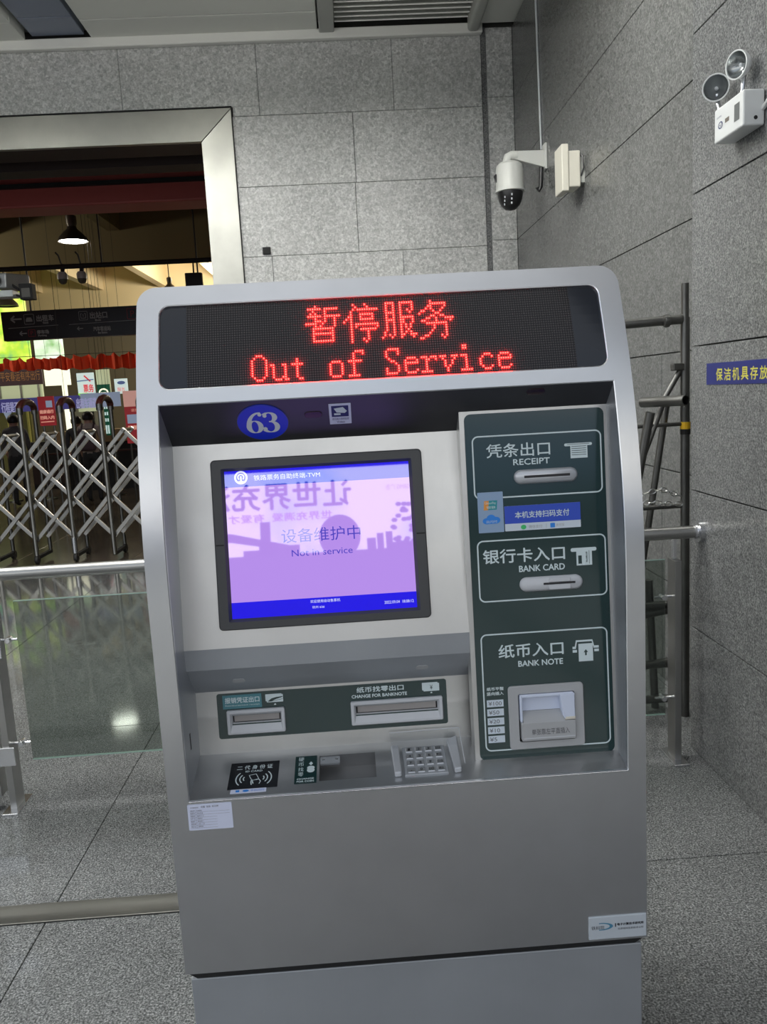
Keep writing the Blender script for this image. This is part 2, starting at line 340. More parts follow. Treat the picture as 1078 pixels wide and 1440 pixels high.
# ------------------------------------------------------------------ structure
def struct(mb, name, m, **k): return tag(mb.build(name, m, **k), kind='structure')
def slabs(parent, name, pl, cells, m, n0, n1, gap=.0025):
    """each stone its own object; alike stones share one mesh"""
    cache = {}
    for (u0, u1, v0, v1) in cells:
        k = (round(u1-u0, 4), round(v1-v0, 4))
        if k not in cache:
            mb = MB(); q = Pl((0, 0, 0), pl.U, pl.V); q.N = pl.N; q.plate(mb, gap, k[0]-gap, gap, k[1]-gap, n0, n1, 0, .0015)
            me = mb.build(name, m); cache[k] = me.data; bpy.data.objects.remove(me)
        o = bpy.data.objects.new(name, cache[k]); COL.objects.link(o); o.parent = parent; o.location = pl.p(u0, v0, 0) - rootloc(parent)
YB, XS, XP, ZC = 7.5, 1.645, 1.4378, 4.77
# floor: mortar bed and granite slabs
fl = struct(MB().box(-14, 5, -14, 28, -.12, -.012), 'floor', M['grout'])
P_f = Pl((0, 0, 0), (1, 0, 0), (0, 1, 0)); P_f.N = V((0, 0, 1))
xs = [-13.23, -11.88, -10.53, -9.18, -7.83, -6.48, -5.13, -3.78, -2.43, -1.08, .27, 1.62]; ys = [-14, -11.4, -8.8, -6.2, -3.7, -1.27, -.02, 1.23, 2.48, 3.98, 5.48, 6.98, 8.48, 9.98, 12, 14.5, 17.5, 21, 27.8]
slabs(fl, 'granite_slab', P_f, [(a, b_, c, d) for a, b_ in zip(xs, xs[1:]) for c, d in zip(ys, ys[1:]) if -1.3 < c < 8.4], M['floor'], -.012, 0, .0018)
slabs(fl, 'concourse_tile', P_f, [(a, b_, c, d) for a, b_ in zip(xs, xs[1:]) for c, d in zip(ys, ys[1:]) if c > 8.4], M['hall_floor'], -.012, 0, .0018)
slabs(fl, 'bounce_slab', P_f, [(a, b_, c, d) for a, b_ in zip(xs+[XS+.1], (xs+[XS+.1, 4.4])[1:]) for c, d in zip(ys, ys[1:]) if c < -1.3], M['paving'], -.012, 0, .0018)  # pale slabs out of view, added as bounce for ceiling and machine
slabs(fl, 'granite_slab', P_f, [(1.62, XS+.1, c, d) for c, d in zip(ys, ys[1:]) if d < 8], M['floor'], -.012, 0, .0018)
# back wall with doorway
DX1, DZ = -1.14, 3.90        # clear opening right edge and height
DXL = -6.6
mb = MB(); mb.box(-.87, XS+.3, YB+.022, YB+.30, 0, ZC+.3); mb.box(DXL-.27, -.87, YB+.022, YB+.30, 4.17, ZC+.3); mb.box(-13, DXL-.27, YB+.022, YB+.30, 0, ZC+.3)
wb = struct(mb, 'wall_back', M['grout'])
P_b = Pl((0, YB, 0), (1, 0, 0), (0, 0, 1)); P_b.N = V((0, -1, 0))
rowsz = [0, .51, 1.11, 1.71, 2.31, 2.91, 3.513, 4.11, 4.74]
cells = []
offs = [-.617, .195, -.6, .19, -.6, .19, .20, -.617]
for i, (z0, z1) in enumerate(zip(rowsz, rowsz[1:])):
    js = [offs[i]+1.19*k for k in range(-11, 3)]
    left = -.865 if z1 < 4.15 else -12.9
    if z1 > 4.15:
        js = [offs[i]+1.19*k for k in range(-11, 3)]; 
    ed = [left]+[j for j in js if left+.05 < j < 1.36-.05]+[1.364]
    if z1 > 4.15: cells += [c_ for a, b_ in zip(ed, ed[1:]) for c_ in ([(a, b_, 4.19, z1)] if b_ < -.9 else [(a, b_, 4.19, z1), (-.852, b_, z0, 4.1935)] if a < -.9 else [(a, b_, z0, z1)])]
    else: cells += [(a, b_, z0, z1) for a, b_ in zip(ed, ed[1:])]
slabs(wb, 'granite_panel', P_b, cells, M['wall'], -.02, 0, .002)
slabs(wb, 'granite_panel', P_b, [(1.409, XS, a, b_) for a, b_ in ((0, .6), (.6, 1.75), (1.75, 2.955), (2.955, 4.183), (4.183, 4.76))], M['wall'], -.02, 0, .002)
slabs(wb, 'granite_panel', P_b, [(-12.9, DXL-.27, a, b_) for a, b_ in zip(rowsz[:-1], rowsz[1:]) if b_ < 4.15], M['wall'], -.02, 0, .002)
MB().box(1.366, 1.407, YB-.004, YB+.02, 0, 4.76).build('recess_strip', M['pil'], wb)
# side wall and pilaster on the right
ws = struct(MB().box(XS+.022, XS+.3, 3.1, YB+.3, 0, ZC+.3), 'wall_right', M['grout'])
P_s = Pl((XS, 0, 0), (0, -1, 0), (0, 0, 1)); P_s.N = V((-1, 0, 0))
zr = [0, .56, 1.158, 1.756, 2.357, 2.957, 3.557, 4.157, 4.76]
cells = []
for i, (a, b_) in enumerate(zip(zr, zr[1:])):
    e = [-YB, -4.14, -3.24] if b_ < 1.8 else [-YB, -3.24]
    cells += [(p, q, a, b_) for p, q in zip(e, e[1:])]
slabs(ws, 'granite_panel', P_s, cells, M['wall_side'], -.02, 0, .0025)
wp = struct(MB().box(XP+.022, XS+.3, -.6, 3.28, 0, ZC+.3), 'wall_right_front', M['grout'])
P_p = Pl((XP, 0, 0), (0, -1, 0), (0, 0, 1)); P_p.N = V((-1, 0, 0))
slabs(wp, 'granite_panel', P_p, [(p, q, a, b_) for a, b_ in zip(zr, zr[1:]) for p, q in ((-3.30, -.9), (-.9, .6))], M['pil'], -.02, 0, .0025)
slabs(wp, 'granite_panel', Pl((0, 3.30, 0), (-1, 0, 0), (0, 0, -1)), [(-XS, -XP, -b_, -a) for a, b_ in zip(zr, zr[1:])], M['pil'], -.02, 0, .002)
wl = struct(MB().box(-9.3, -9.0, 1.2, YB+.3, 0, ZC+.3), 'wall_left_unseen', M['grout'])  # unseen wall added to keep open light off the right side wall
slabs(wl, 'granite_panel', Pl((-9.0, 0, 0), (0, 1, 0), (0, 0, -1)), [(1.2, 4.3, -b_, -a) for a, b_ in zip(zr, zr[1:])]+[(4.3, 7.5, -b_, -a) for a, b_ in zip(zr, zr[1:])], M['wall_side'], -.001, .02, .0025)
# ceiling
ce = struct(MB().box(-9, XS+.3, 1.2, YB+.3, ZC+.10, ZC+.4), 'ceiling', M['bulk'])
for (a, b_, m) in [(-9, -6.6, 'ceil'), (-6.6, -4.55, 'ceil'), (-4.5, -4.05, 'ceil_blue'), (-4.0, -2.55, 'ceil'), (-2.5, -2.05, 'ceil_blue'), (-2.0, -.06, 'ceil')]:
    for c, d in ((1.2, 3.4), (3.41, 5.6), (5.61, 7.10), (7.11, 7.44)):
        mb = MB().box(a+.004, b_-.004, c, d, ZC+(.0 if m == 'ceil' else .03), ZC+.10); mb.build('metal_panel' if m == 'ceil' else 'blue_panel', M[m], ce, bevel=.006)
MB().box(-.05, .08, 1.2, 7.44, ZC-.03, ZC+.1).build('ceiling_beam', M['bulk'], ce, bevel=.01)
MB().box(1.24, 1.34, 1.2, 7.44, ZC-.07, ZC+.1).build('ceiling_beam', M['bulk'], ce, bevel=.03, seg=4)
MB().box(1.34, XS+.02, 1.2, 7.44, ZC, ZC+.1).build('metal_panel', M['ceil'], ce, bevel=.006)
MB().box(.08, 1.24, 1.2, 6.0, ZC, ZC+.1).build('metal_panel', M['ceil'], ce, bevel=.006)
y = 6.06
while y < 7.36:
    MB().hexa([(.085, y, ZC+.01), (1.235, y, ZC+.01), (1.235, y+.05, ZC+.06), (.085, y+.05, ZC+.06), (.085, y-.004, ZC+.018), (1.235, y-.004, ZC+.018), (1.235, y+.046, ZC+.068), (.085, y+.046, ZC+.068)]).build('louvre_slat', M['trim_white'], ce); y += .085
tr1 = MB().box(-6.5, 1.375, YB-.07, YB, 4.695, ZC+.01); struct(tr1, 'trim_1', M['trim_white'], bevel=.012)
# concourse beyond the doorway
struct(MB().box(-14, -13.8, 7.8, 28, 0, 7), 'wall_concourse_left', M['concourse'])
struct(MB().box(1.0, 1.2, 7.8, 28, 0, 7), 'wall_concourse_right', M['concourse'])
struct(MB().box(-14, 1.2, 27.8, 28, 0, 7), 'wall_concourse_far', M['concourse'])
cc = struct(MB().box(-14, 1.2, 7.8, 28, 6.3, 6.6), 'ceiling_concourse', M['olive'])
struct(MB().box(-14, 1.2, 7.8, 8.4, 4.6, 6.4), 'wall_lintel', M['brown'])
MB().box(-13.8, 1, 8.0, 8.25, 3.87, 4.62).build('soffit_board', M['brown'], cc)
MB().box(-13.8, 1, 9.5, 9.95, 3.90, 6.3).build('red_beam', M['red_beam'], cc, bevel=.02)
MB().box(-13.8, 1, 9.44, 9.5, 4.10, 4.14).build('beam_bead', M['matte_black'], cc)
for x in (-10.2, -7.4, -4.75, -2.2, .2):
    MB().hexa([(x-.13, 10, 5.35), (x+.13, 10, 5.35), (x+.13, 18, 5.35), (x-.13, 18, 5.35), (x-.16, 10, 6.3), (x+.16, 10, 6.3), (x+.16, 18, 6.3), (x-.16, 18, 6.3)]).build('ceiling_rib', M['olive'], cc)
MB().box(-13.8, 1, 17.9, 18.4, 4.70, 6.3).build('cross_beam', M['olive'], cc)
MB().box(-13.8, 1, 18.4, 26.5, 6.1, 6.3).build('coffer_board', M['tan'], cc)
for x in (-12, -9.5, -7.6, -5.6, -3.6, -1.6):
    MB().box(x-.12, x+.12, 18.4, 26.5, 5.3, 6.1).build('coffer_rib', M['tan'], cc)
MB().box(-13.8, 1, 26.3, 26.6, 4.6, 6.1).build('coffer_beam', M['tan'], cc)
a, b_ = at(-60, 381, 12), at(330, 364, 12)
t = thing('service_pipe', 'long black pipe running across the concourse ceiling behind the doorway', 'pipe', (a.x, 12, a.z))
MB().tube([(-13, 12, a.z), (1, 12, b_.z)], .035).build('pipe_run', M['matte_black'], t, smooth=1)
for x in (-10, -7, -5.2, -3.4, -1.5): MB().tube([(x, 12, a.z), (x, 12, 6.3)], .012, 6).build('hanger_rod', M['matte_black'], t)

# doorway frame: brushed steel with mitred corner
df_ = tag(bpy.data.objects.new('door_frame', None), 'wide brushed steel portal frame with mitred corner around the concourse opening', 'door frame'); COL.objects.link(df_); df_.location = (DX1+.13, YB, 0)
yf, yr = YB-.05, YB+.42
def jamb(mb, x0, x1, mx):   # splayed face panel
    pass
mb = MB(); s = .006
mb.hexa([(-.863, yf+.03, 0), (DX1, yf, 0), (DX1, yr, 0), (-.863, YB+.02, 0), (-.863, yf+.03, 4.18-s), (DX1, yf, DZ-s), (DX1, yr, DZ-s), (-.863, YB+.02, 4.18-s)]); mb.build('right_jamb', M['frame'], df_, bevel=.003)
mb = MB(); mb.hexa([(-.863, yf+.03, 4.18), (DX1, yf, DZ), (DXL, yf, DZ), (DXL-.277, yf+.03, 4.18), (-.863, YB+.02, 4.18), (DX1, yf+.05, DZ), (DXL, yf+.05, DZ), (DXL-.277, YB+.02, 4.18)]); mb.build('head_panel', M['frame'], df_, bevel=.003)
MB().box(DXL, DX1, yf+.052, YB+.32, DZ-.002, 4.10).build('head_soffit', M['brown'], df_)
mb = MB(); mb.hexa([(DXL-.277, yf+.03, 0), (DXL, yf, 0), (DXL, yr, 0), (DXL-.277, YB+.02, 0), (DXL-.277, yf+.03, 4.18-s), (DXL, yf, DZ-s), (DXL, yr, DZ-s), (DXL-.277, YB+.02, 4.18-s)]); mb.build('left_jamb', M['frame'], df_, bevel=.003)
MB().box(-.866, -.858, yf+.02, YB, 0, 4.19).build('seal_strip', M['matte_black'], df_); MB().box(DXL-.28, -.858, yf+.02, YB, 4.181, 4.19).build('seal_strip', M['matte_black'], df_)
# small black fixing hole cover on wall
a = at(375, 353, YB); tag(MB().box(a.x-.035, a.x+.035, YB-.03, YB, a.z-.03, a.z+.03).build('junction_cover', M['matte_black'], loc=(a.x, YB, a.z), bevel=.004), 'small square black box on the granite wall right of the steel portal', 'wall box')
# floor strip
tag(MB().box(-6.5, .6, 2.40, 2.50, 0, .006).build('floor_strip', M['strip'], loc=(-3, 2.45, 0), bevel=.002), 'flat brushed steel threshold strip laid across the granite floor', 'floor strip')

# ------------------------------------------------------------------ handrail and glass barrier
YR = 3.2
hr = thing('barrier_rail', 'tubular steel handrail with glass panels crossing behind the ticket machine', 'railing', (0, YR, 0))
MB().tube([(-4.6, YR, 1.003), (XP-.004, YR, .995)], .0265, 24).build('handrail', M['rail'], hr, smooth=1)
MB().tube([(XP-.035, YR, .995), (XP-.022, YR, .995), (XP-.02, YR, .995), (XP, YR, .995)], [.030, .030, .046, .046], 24).build('wall_flange', M['chrome'], hr, smooth=30)
def post(x, side):
    p = MB().box(x-.014, x+.014, YR-.04, YR+.04, .008, .885).build('post', M['rail'], hr, bevel=.002)
    MB().box(x-.010, x+.006, YR-.012, YR+.012, .885, .975).build('rail_bracket', M['chrome'], p, bevel=.002)
    MB().box(x-.032, x+.032, YR-.085, YR+.085, 0, .010).build('base_plate', M['chrome'], p, bevel=.002)
    for z in (.28, .725):
        c = MB().tube([(x, YR, z), (x+side*.085, YR-.0, z)], .005, 8).lathe((x+side*.05, YR-.02, z), (0, 1, 0), [(0, 0), (.011, .0), (.013, .006), (.013, .034), (.011, .04), (0, .04)], 12)
        c.build('glass_clamp', M['chrome'], p, smooth=1)
post(1.325, -1); post(-1.488, 1); post(-2.9, 1)
MB().box(-1.505, -1.475, YR-.041, YR+.041, .01, .88).build('rubber_strip', M['matte_black'], hr) if False else None
MB().box(-1.60, -1.535, YR-.03, YR+.03, .06, .90).build('gate_post', M['rail'], hr, bevel=.002)
for z in (.24, .70):
    MB().box(-1.60, -1.455, YR-.047, YR-.04, z-.04, z+.04).build('hinge', M['chrome'], hr, bevel=.002)
for x0, x1 in ((-1.40, -.45), (.30, 1.283), (-2.82, -1.66)):
    gmb = MB().box(x0, x1, YR-.005, YR+.005, .205, .885); g_ = gmb.build('glass_panel', M['glass'], hr)
    MB().box(x0, x1, YR-.0052, YR+.0052, .884, .887).build('polished_edge', M['glass_edge'], g_); MB().box(x0, x1, YR-.0052, YR+.0052, .203, .206).build('polished_edge', M['glass_edge'], g_)
post(-.35, -1); post(.2, 1)

# ------------------------------------------------------------------ ticket machine
XL, XR, XLi, XRi = -.3767, .5229, -.3389, .4893
ZT, ZB = 1.856, .556
def prof(z): return 1.395 if z < 1.27 else 1.395+.42*(z-1.27)**2
tm = thing('ticket_machine', 'tall brushed steel self-service ticket machine with red dot-matrix header and blue screen', 'ticket machine', (.073, 1.75, 0))
def curved(mb, loops, dn=0, mi=0, cuts=None):
    """flat outline (x,z) loops laid on the machine's curved front"""
    ls = [[V((a, b, 0)) for a, b in l] for l in loops]; pts = [q for l in loops for q in l]
    bm = bmesh.new(); vv = [bm.verts.new((a, 0, b)) for a, b in pts]
    for t_ in tessellate_polygon(ls):
        try: bm.faces.new([vv[i] for i in t_])
        except ValueError: pass
    z = 1.28
    while z < 1.86:
        bmesh.ops.bisect_plane(bm, geom=bm.verts[:]+bm.edges[:]+bm.faces[:], plane_co=(0, 0, z), plane_no=(0, 0, 1)); z += .018
    bm.verts.index_update()
    vs = []
    for v in bm.verts:
        z = v.co.z; s_ = 0 if z < 1.27 else .84*(z-1.27); l = math.hypot(1, s_)
        vs.append((v.co.x, prof(z)+dn/l, z-dn*s_/l))
    mb.add(vs, [tuple(v.index for v in f.verts) for f in bm.faces], mi); bm.free()
def lp(x0, x1, z0, z1, r, seg=8): return rr(x0, x1, z0, z1, r, seg)
def outer_loop():
    r = .034; o = [(XL, ZB), (XR, ZB)]
    for cx, a in ((XR-r, 0), (XL+r, 90)):
        for i in range(9): t_ = math.radians(a+90*i/8); o.append((cx+r*math.cos(t_), ZT-r+r*math.sin(t_)))
    return o
OL = outer_loop()
WIN = lp(XLi+.0022, XLi+.8221, 1.666, 1.8215, .020)
OPN = rr(XLi, XRi, .908, 1.640, 0)
mb = MB(); curved(mb, [OL, WIN, OPN])
fr = mb.build('front_frame', M['steel'], tm, smooth=30)
def surf(x, z, dn=0):
    s_ = 0 if z < 1.27 else .84*(z-1.27); l = math.hypot(1, s_); return V((x, prof(z)+dn/l, z-dn*s_/l))
def densify(l0, l1, st=.02):
    o0, o1 = [], []
    for i in range(len(l0)):
        a, b_, c, d = V(l0[i]), V(l0[(i+1) % len(l0)]), V(l1[i]), V(l1[(i+1) % len(l1)]); n_ = max(1, int((b_-a).length/st))
        for j in range(n_): o0.append(tuple(a.lerp(b_, j/n_))); o1.append(tuple(c.lerp(d, j/n_)))
    return o0, o1
for l0, l1 in ((WIN, lp(XLi+.0038, XLi+.8205, 1.6676, 1.8199, .0184)), (OPN, rr(XLi+.0014, XRi-.0014, .9094, 1.6386, 0))):
    a_, b__ = densify(l0, l1); k = len(a_); mb = MB()
    mb.add([surf(*q) for q in a_]+[surf(q[0], q[1], .0014) for q in b__]+[surf(q[0], q[1], .006) for q in b__], [(i, (i+1) % k, k+(i+1) % k, k+i) for i in range(k)]+[(k+i, k+(i+1) % k, 2*k+(i+1) % k, 2*k+i) for i in range(k)])
    mb.build('folded_edge', M['edge'], fr)
# lower half of the front is the same sheet; cabinet sides, top and back
mb = MB(); k = len(OL)
ring0 = []
dense = []
for i in range(k):
    (x0, z0), (x1, z1) = OL[i], OL[(i+1) % k]; n_ = max(1, int(abs(z1-z0)/.03))
    for j in range(n_): dense.append((x0+(x1-x0)*j/n_, z0+(z1-z0)*j/n_))
OLd = dense; k = len(OLd)
vs = [(x, prof(z)+.002, z) for x, z in OLd]+[(x, 2.12, z) for x, z in OLd]
mb.add(vs, [(i, (i+1) % k, k+(i+1) % k, k+i) for i in range(k)]+[tuple(range(k, 2*k))])
mb.build('cabinet', M['body'], tm, smooth=35)
# plinth
mb = MB(); z1, z0 = .555, .53
mb.hexa([(XL+.018, 1.415, z0), (XR-.018, 1.415, z0), (XR-.018, 2.1, z0), (XL+.018, 2.1, z0), (XL+.004, 1.399, z1), (XR-.004, 1.399, z1), (XR-.004, 2.118, z1), (XL+.004, 2.118, z1)])
mb.build('shadow_gap', M['matte_black'], tm)
mb = MB().box(-.3715, .5185, 1.412, 2.08, 0, .532); mb.build('plinth', M['body'], tm, bevel=.002)
# inner side cheeks
def inner(zs, table):
    for (za, ya), (zb, yb) in zip(table, table[1:]):
        if zb <= zs <= za: return ya+(yb-ya)*(za-zs)/(za-zb)
    return table[-1][1]
TL_ = [(1.640, 1.4525), (1.560, 1.539), (1.175, 1.472), (1.133, 1.475), (1.066, 1.537), (.938, 1.527), (.907, 1.397)]
TR_ = [(1.640, 1.4525), (1.600, 1.500), (.921, 1.455), (.907, 1.397)]
for nm, X, T in (('left_cheek', XLi, TL_), ('right_cheek', XRi, TR_)):
    mb = MB(); zsx = sorted(set([z for z, _ in T]+[.907+i*.0305 for i in range(25)]), reverse=True)
    pts = [((X, prof(z), z), (X, max(inner(z, T), prof(z)+.0002)+.001, z)) for z in zsx if z <= 1.641]
    for (a, b_), (c, d) in zip(pts, pts[1:]): mb.add([a, b_, d, c], [(0, 1, 2, 3)])
    ck = mb.build(nm, M['cheek'], tm)
    if nm == 'left_cheek':
        MB().box(X-.001, X+.0006, 1.452, 1.458, .985, 1.017).build('side_slit', M['ink'], ck)
PS = Pl((XLi, 1.539, 1.560), (1, 0, 0), (0, -.067, -.385)); PR = Pl((XLi, 1.500, 1.600), (1, 0, 0), (0, -.045, -.683))
PH = Pl((XLi, 1.4525, 1.640), (1, 0, 0), (0, .0865, -.080)); PU = Pl((XLi, 1.475, 1.133), (1, 0, 0), (0, .062, -.067))
PO = Pl((XLi, 1.537, 1.066), (1, 0, 0), (0, -.010, -.128)); PT = Pl((XLi, 1.527, .938), (1, 0, 0), (0, -.130, -.031))
PB = Pl((XLi, 1.395, .909), (1, 0, 0), (0, 0, -1)); WI = XRi-XLi
# header strip (dark)
mb = MB(); PH.plate(mb, 0, WI, 0, .1182, -.003, 0); hd = mb.build('header_panel', M['dark_steel'], tm)
for nm, cu, cv, ru in (('speaker_grille', .080, .056, .027), ('speaker_grille', .468, .055, .027)):
    mb = MB()
    for i in range(-4, 5):
        for j in range(-4, 5):
            u, v = cu+(i+(j % 2)*.5)*.0066, cv+j*.0085
            if ((u-cu)/ru)**2+((v-cv)/(ru*1.45))**2 < 1: PH.flat(mb, [ell(u, v, .0009, .0012, 8)], .0004)
    mb.build(nm, M['grey_ink'] if False else mat('grille_hole', (.10, .09, .11), .3, .5), hd)
for u0, u1, cv in ((.2577, .2913, .048), (.669, .7033, .019)):
    mb = MB(); PH.plate(mb, u0, u1, cv-.0085, cv+.0085, 0, .0012, .0082, .0006); o = mb.build('camera_window', M['lens'], hd, smooth=1)
mb = MB(); PH.slab(mb, ell(.1795, .0620, .0478, .0490, 48), 0, .0015); bd = mb.build('number_badge', M['badge'], hd)
def vstroke(pl, mb, pts, ws, n):
    L0, L1 = [], []
    for i, (a, b_) in enumerate(pts):
        p0, p1 = pts[max(i-1, 0)], pts[min(i+1, len(pts)-1)]; l = math.hypot(p1[0]-p0[0], p1[1]-p0[1]) or 1; nx, ny = -(p1[1]-p0[1])/l*ws[i]/2, (p1[0]-p0[0])/l*ws[i]/2
        L0.append(pl.p(a+nx, b_+ny, n)); L1.append(pl.p(a-nx, b_-ny, n))
    k = len(pts); mb.add(L0+L1, [(i, i+1, k+i+1, k+i) for i in range(k-1)])
def earc(cx, cy, a, b_, t0, t1, n=16): return [(cx+a*math.cos(math.radians(t0+(t1-t0)*i/n)), cy+b_*math.sin(math.radians(t0+(t1-t0)*i/n))) for i in range(n+1)]
mb = MB(); mb.lock = True
bw = lambda ts: [.0022+.0075*abs(math.cos(math.radians(t)))**1.2 for t in ts]
ts = [i*360/32 for i in range(33)]; vstroke(PH, mb, earc(.1640, .0720, .0110, .0165, 0, 360, 32), bw(ts), .0018)
ts = [180+80*i/12 for i in range(13)]; vstroke(PH, mb, earc(.1760, .0720, .0228, .0385, 180, 275, 12), [.0097-.0065*i/12 for i in range(13)], .00181)
PH.flat(mb, [ell(.1760, .0385, .0036, .0050, 16)], .00182)
ts = [-150+245*i/18 for i in range(19)]; vstroke(PH, mb, earc(.1925, .0470, .0105, .0125, -150, 95, 18), bw(ts), .0018)
ts = [-95+245*i/18 for i in range(19)]; vstroke(PH, mb, earc(.1925, .0735, .0130, .0150, -95, 150, 18), bw(ts), .00181)
PH.flat(mb, [ell(.1850, .0425, .0038, .0050, 16)], .00182); PH.flat(mb, [ell(.1825, .0790, .0040, .0052, 16)], .00182)
mb.build('badge_number', M['badge_txt'], bd)
mb = MB(); PH.ring(mb, [(ell(.1795, .0620, .0478, .0490, 48), .0016), (ell(.1795, .0620, .0470, .0482, 48), .0017)]); mb.build('badge_rim', M['grey_ink'], bd)
mb = MB(); PH.plate(mb, .3039, .3447, .0219, .0778, 0, .0008, .001); vs_ = mb.build('video_notice', M['label_white'], hd)
mb = MB(); PH.plate(mb, .3085, .3400, .027, .057, .0008, .0010); mb.build('notice_field', M['navy'], vs_)
mb = MB(); PH.slab(mb, [(.313, .034), (.330, .031), (.337, .042), (.333, .047), (.318, .045)], .001, .0013); PH.slab(mb, [(.313, .047), (.325, .048), (.325, .052), (.313, .052)], .001, .0013); mb.build('camera_pictogram', M['white_ink'], vs_)
mb = MB(); PH.text(mb, '您已进入视频监控', .309, .340, .0600, .0660, .0012); PH.text(mb, 'Video', .317, .332, .0685, .0745, .0012); mb.bs('lettering', M['navy'], vs_)
# screen panel, lip and underside
SW = .5495
mb = MB(); PS.plate(mb, 0, SW, 0, .3908, -.003, 0); mb.build('screen_panel', M['inner'], tm)
mb = MB(); mb.add([(XLi, 1.472, 1.175), (XLi+SW, 1.472, 1.175), (XLi+SW, 1.475, 1.133), (XLi, 1.475, 1.133)], [(0, 1, 2, 3)]); mb.build('screen_lip', M['body'], tm)
mb = MB(); PU.plate(mb, 0, SW, 0, .0913, -.002, 0); un = mb.build('lip_underside', M['dark_steel'] if False else M['body'], tm)
for u0, u1, v in ((.0804, .1045, .0505), (.443, .467, .0460)):
    mb = MB(); PU.plate(mb, u0, u1, v-.0075, v+.0075, 0, .001, .006); mb.build('downlight', M['pale_dark'], un)
# screen
mb = MB()
o0 = rr(.0708, .4746, .0317, .3564, .008, 4); o1 = rr(.0728, .4726, .0337, .3544, .007, 4)
i0 = rr(.0900, .4545, .0490, .3415, .002, 4); i1 = rr(.0954, .4490, .0539, .3359, .0005, 4)
PS.ring(mb, [(o0, 0), (o0, .008), (o1, .010), (i0, .010), (i1, .0015), (i1, -.001)]); bz = mb.build('screen_bezel', M['bezel'], tm, smooth=25)
mb = MB(); PS.flat(mb, [rr(.0700, .4754, .0309, .3572, .0085, 4)], .0003); mb.build('bezel_gasket', M['matte_black'], bz)
for e0, e1 in ((.0735, .0885), (.456, .472)): mb = MB(); PS.plate(mb, e0, e1, .193, .1955, .0095, .0103); mb.build('bezel_seam', M['matte_black'], bz)
def scr(name, c, es=1.0):
    m = mat(name, (.02, .02, .03), .02, emit=srgb(*c), es=es, ior=2.1); return m
SB = scr('screen_lavender', (180, 140, 232)); SHd = scr('screen_header_blue', (10, 50, 200)); SD = scr('screen_deep_blue', (24, 10, 225)); STx = scr('screen_text_blue', (70, 60, 190)); SWt = scr('screen_text_white', (225, 228, 250)); SLt = scr('screen_light_line', (120, 150, 235))
U0, U1, V0, V1 = .0954, .4490, .0539, .3359
mb = MB(); PS.flat(mb, [rr(U0, U1, V0, V1)], .0015); sc_ = mb.build('display', SB, tm)
mb = MB(); PS.flat(mb, [rr(U0, U1, V0, .0622)], .0018); PS.flat(mb, [rr(U0, U1, .3053, V1)], .0018); mb.bs('blue_band', SD, sc_)
mb = MB(); PS.flat(mb, [rr(U0, U1, .0622, .0850)], .0018); mb.build('title_bar', SHd, sc_)
mb = MB(); PS.text(mb, '铁路票务自助终端-TVM', .1511, .2780, .0640, .0745, .0021)
cu, cv = .1267, .0672
PS.ring(mb, [(ell(cu, cv, .0128, .0128, 32), .0021), (ell(cu, cv, .0092, .0092, 32), .0021)])
PS.ring(mb, [([(cu+.0070*math.cos(a), cv-.0005+.0070*math.sin(a)) for a in [math.radians(130+280*i/20) for i in range(21)]]+[(cu, cv)], .0022), ([(cu+.0045*math.cos(a), cv-.0005+.0045*math.sin(a)) for a in [math.radians(130+280*i/20) for i in range(21)]]+[(cu, cv)], .0022)]) if False else None
arc = [(cu+.0056*math.cos(math.radians(130+280*i/20)), cv-.0010+.0056*math.sin(math.radians(130+280*i/20))) for i in range(21)]
PS.line(mb, arc, .0026, .0022); PS.line(mb, [(cu, cv-.003), (cu, cv+.007)], .0030, .0022); PS.line(mb, [(cu-.005, cv+.0078), (cu+.005, cv+.0078)], .0026, .0022)
PS.text(mb, '欢迎使用自动售票机', .2452, .3023, .3090, .3150, .0021); PS.text(mb, '杭州 63#', .2483, .2716, .3205, .3257, .0021); PS.text(mb, '2022.09.04  18:08:12', .3867, .4430, .3200, .3255, .0021)
mb.bs('white_lettering', SWt, sc_)
mb = MB(); PS.text(mb, '设备维护中', .1974, .3490, .1710, .1975, .0021); PS.text(mb, 'Not in service', .2152, .3318, .2115, .2240, .0021); mb.bs('blue_lettering', STx, sc_)
# function panel (right)
AH = rr(.6340, .7443, .5530, .6489, .004, 4)
mb = MB(); PR.holed(mb, rr(.5465, WI, .0015, .6835), [AH], -.045, 0); mb.build('function_panel', M['inner'], tm)
mb = MB(); PR.holed(mb, rr(.5557, .8219, .0092, .6823, .012), [AH], 0, .0012); gp = mb.build('green_plate', M['green'], tm)
n = .0016
mb = MB()
for (a, b_, c, d) in ((.5682, .8159, .0509, .1707), (.5687, .8180, .2501, .3699), (.5670, .8150, .4320, .6650)): PR.outline(mb, a, b_, c, d, .012, .0027, n)
mb.bs('printed_border', M['white_ink'], gp)
mb = MB()
PR.text(mb, '凭条出口', .5952, .7169, .0680, .0935, n, bold=.0003); PR.text(mb, 'RECEIPT', .6458, .7155, .0984, .1096, n, bold=.0003)
PR.text(mb, '银行卡入口', .5799, .7374, .2690, .2955, n, bold=.0005); PR.text(mb, 'BANK CARD', .6482, .7364, .3030, .3148, n, bold=.0004)
PR.text(mb, '纸币入口', .6012, .7275, .4550, .4810, n, bold=.0005); PR.text(mb, 'BANK NOTE', .6386, .7257, .4887, .4998, n, bold=.0004)
PR.text(mb, '纸币平整', .5747, .6075, .5372, .5438, n, bold=.0002); PR.text(mb, '竖向插入', .5744, .6071, .5465, .5532, n, bold=.0002)
mb.bs('lettering', M['white_ink'], gp)
mb = MB()
PR.flat(mb, [rr(.7444, .7977, .0742, .0796, .0025, 4)], n); PR.flat(mb, [rr(.7558, .7885, .0775, .1028)], n+.0002)
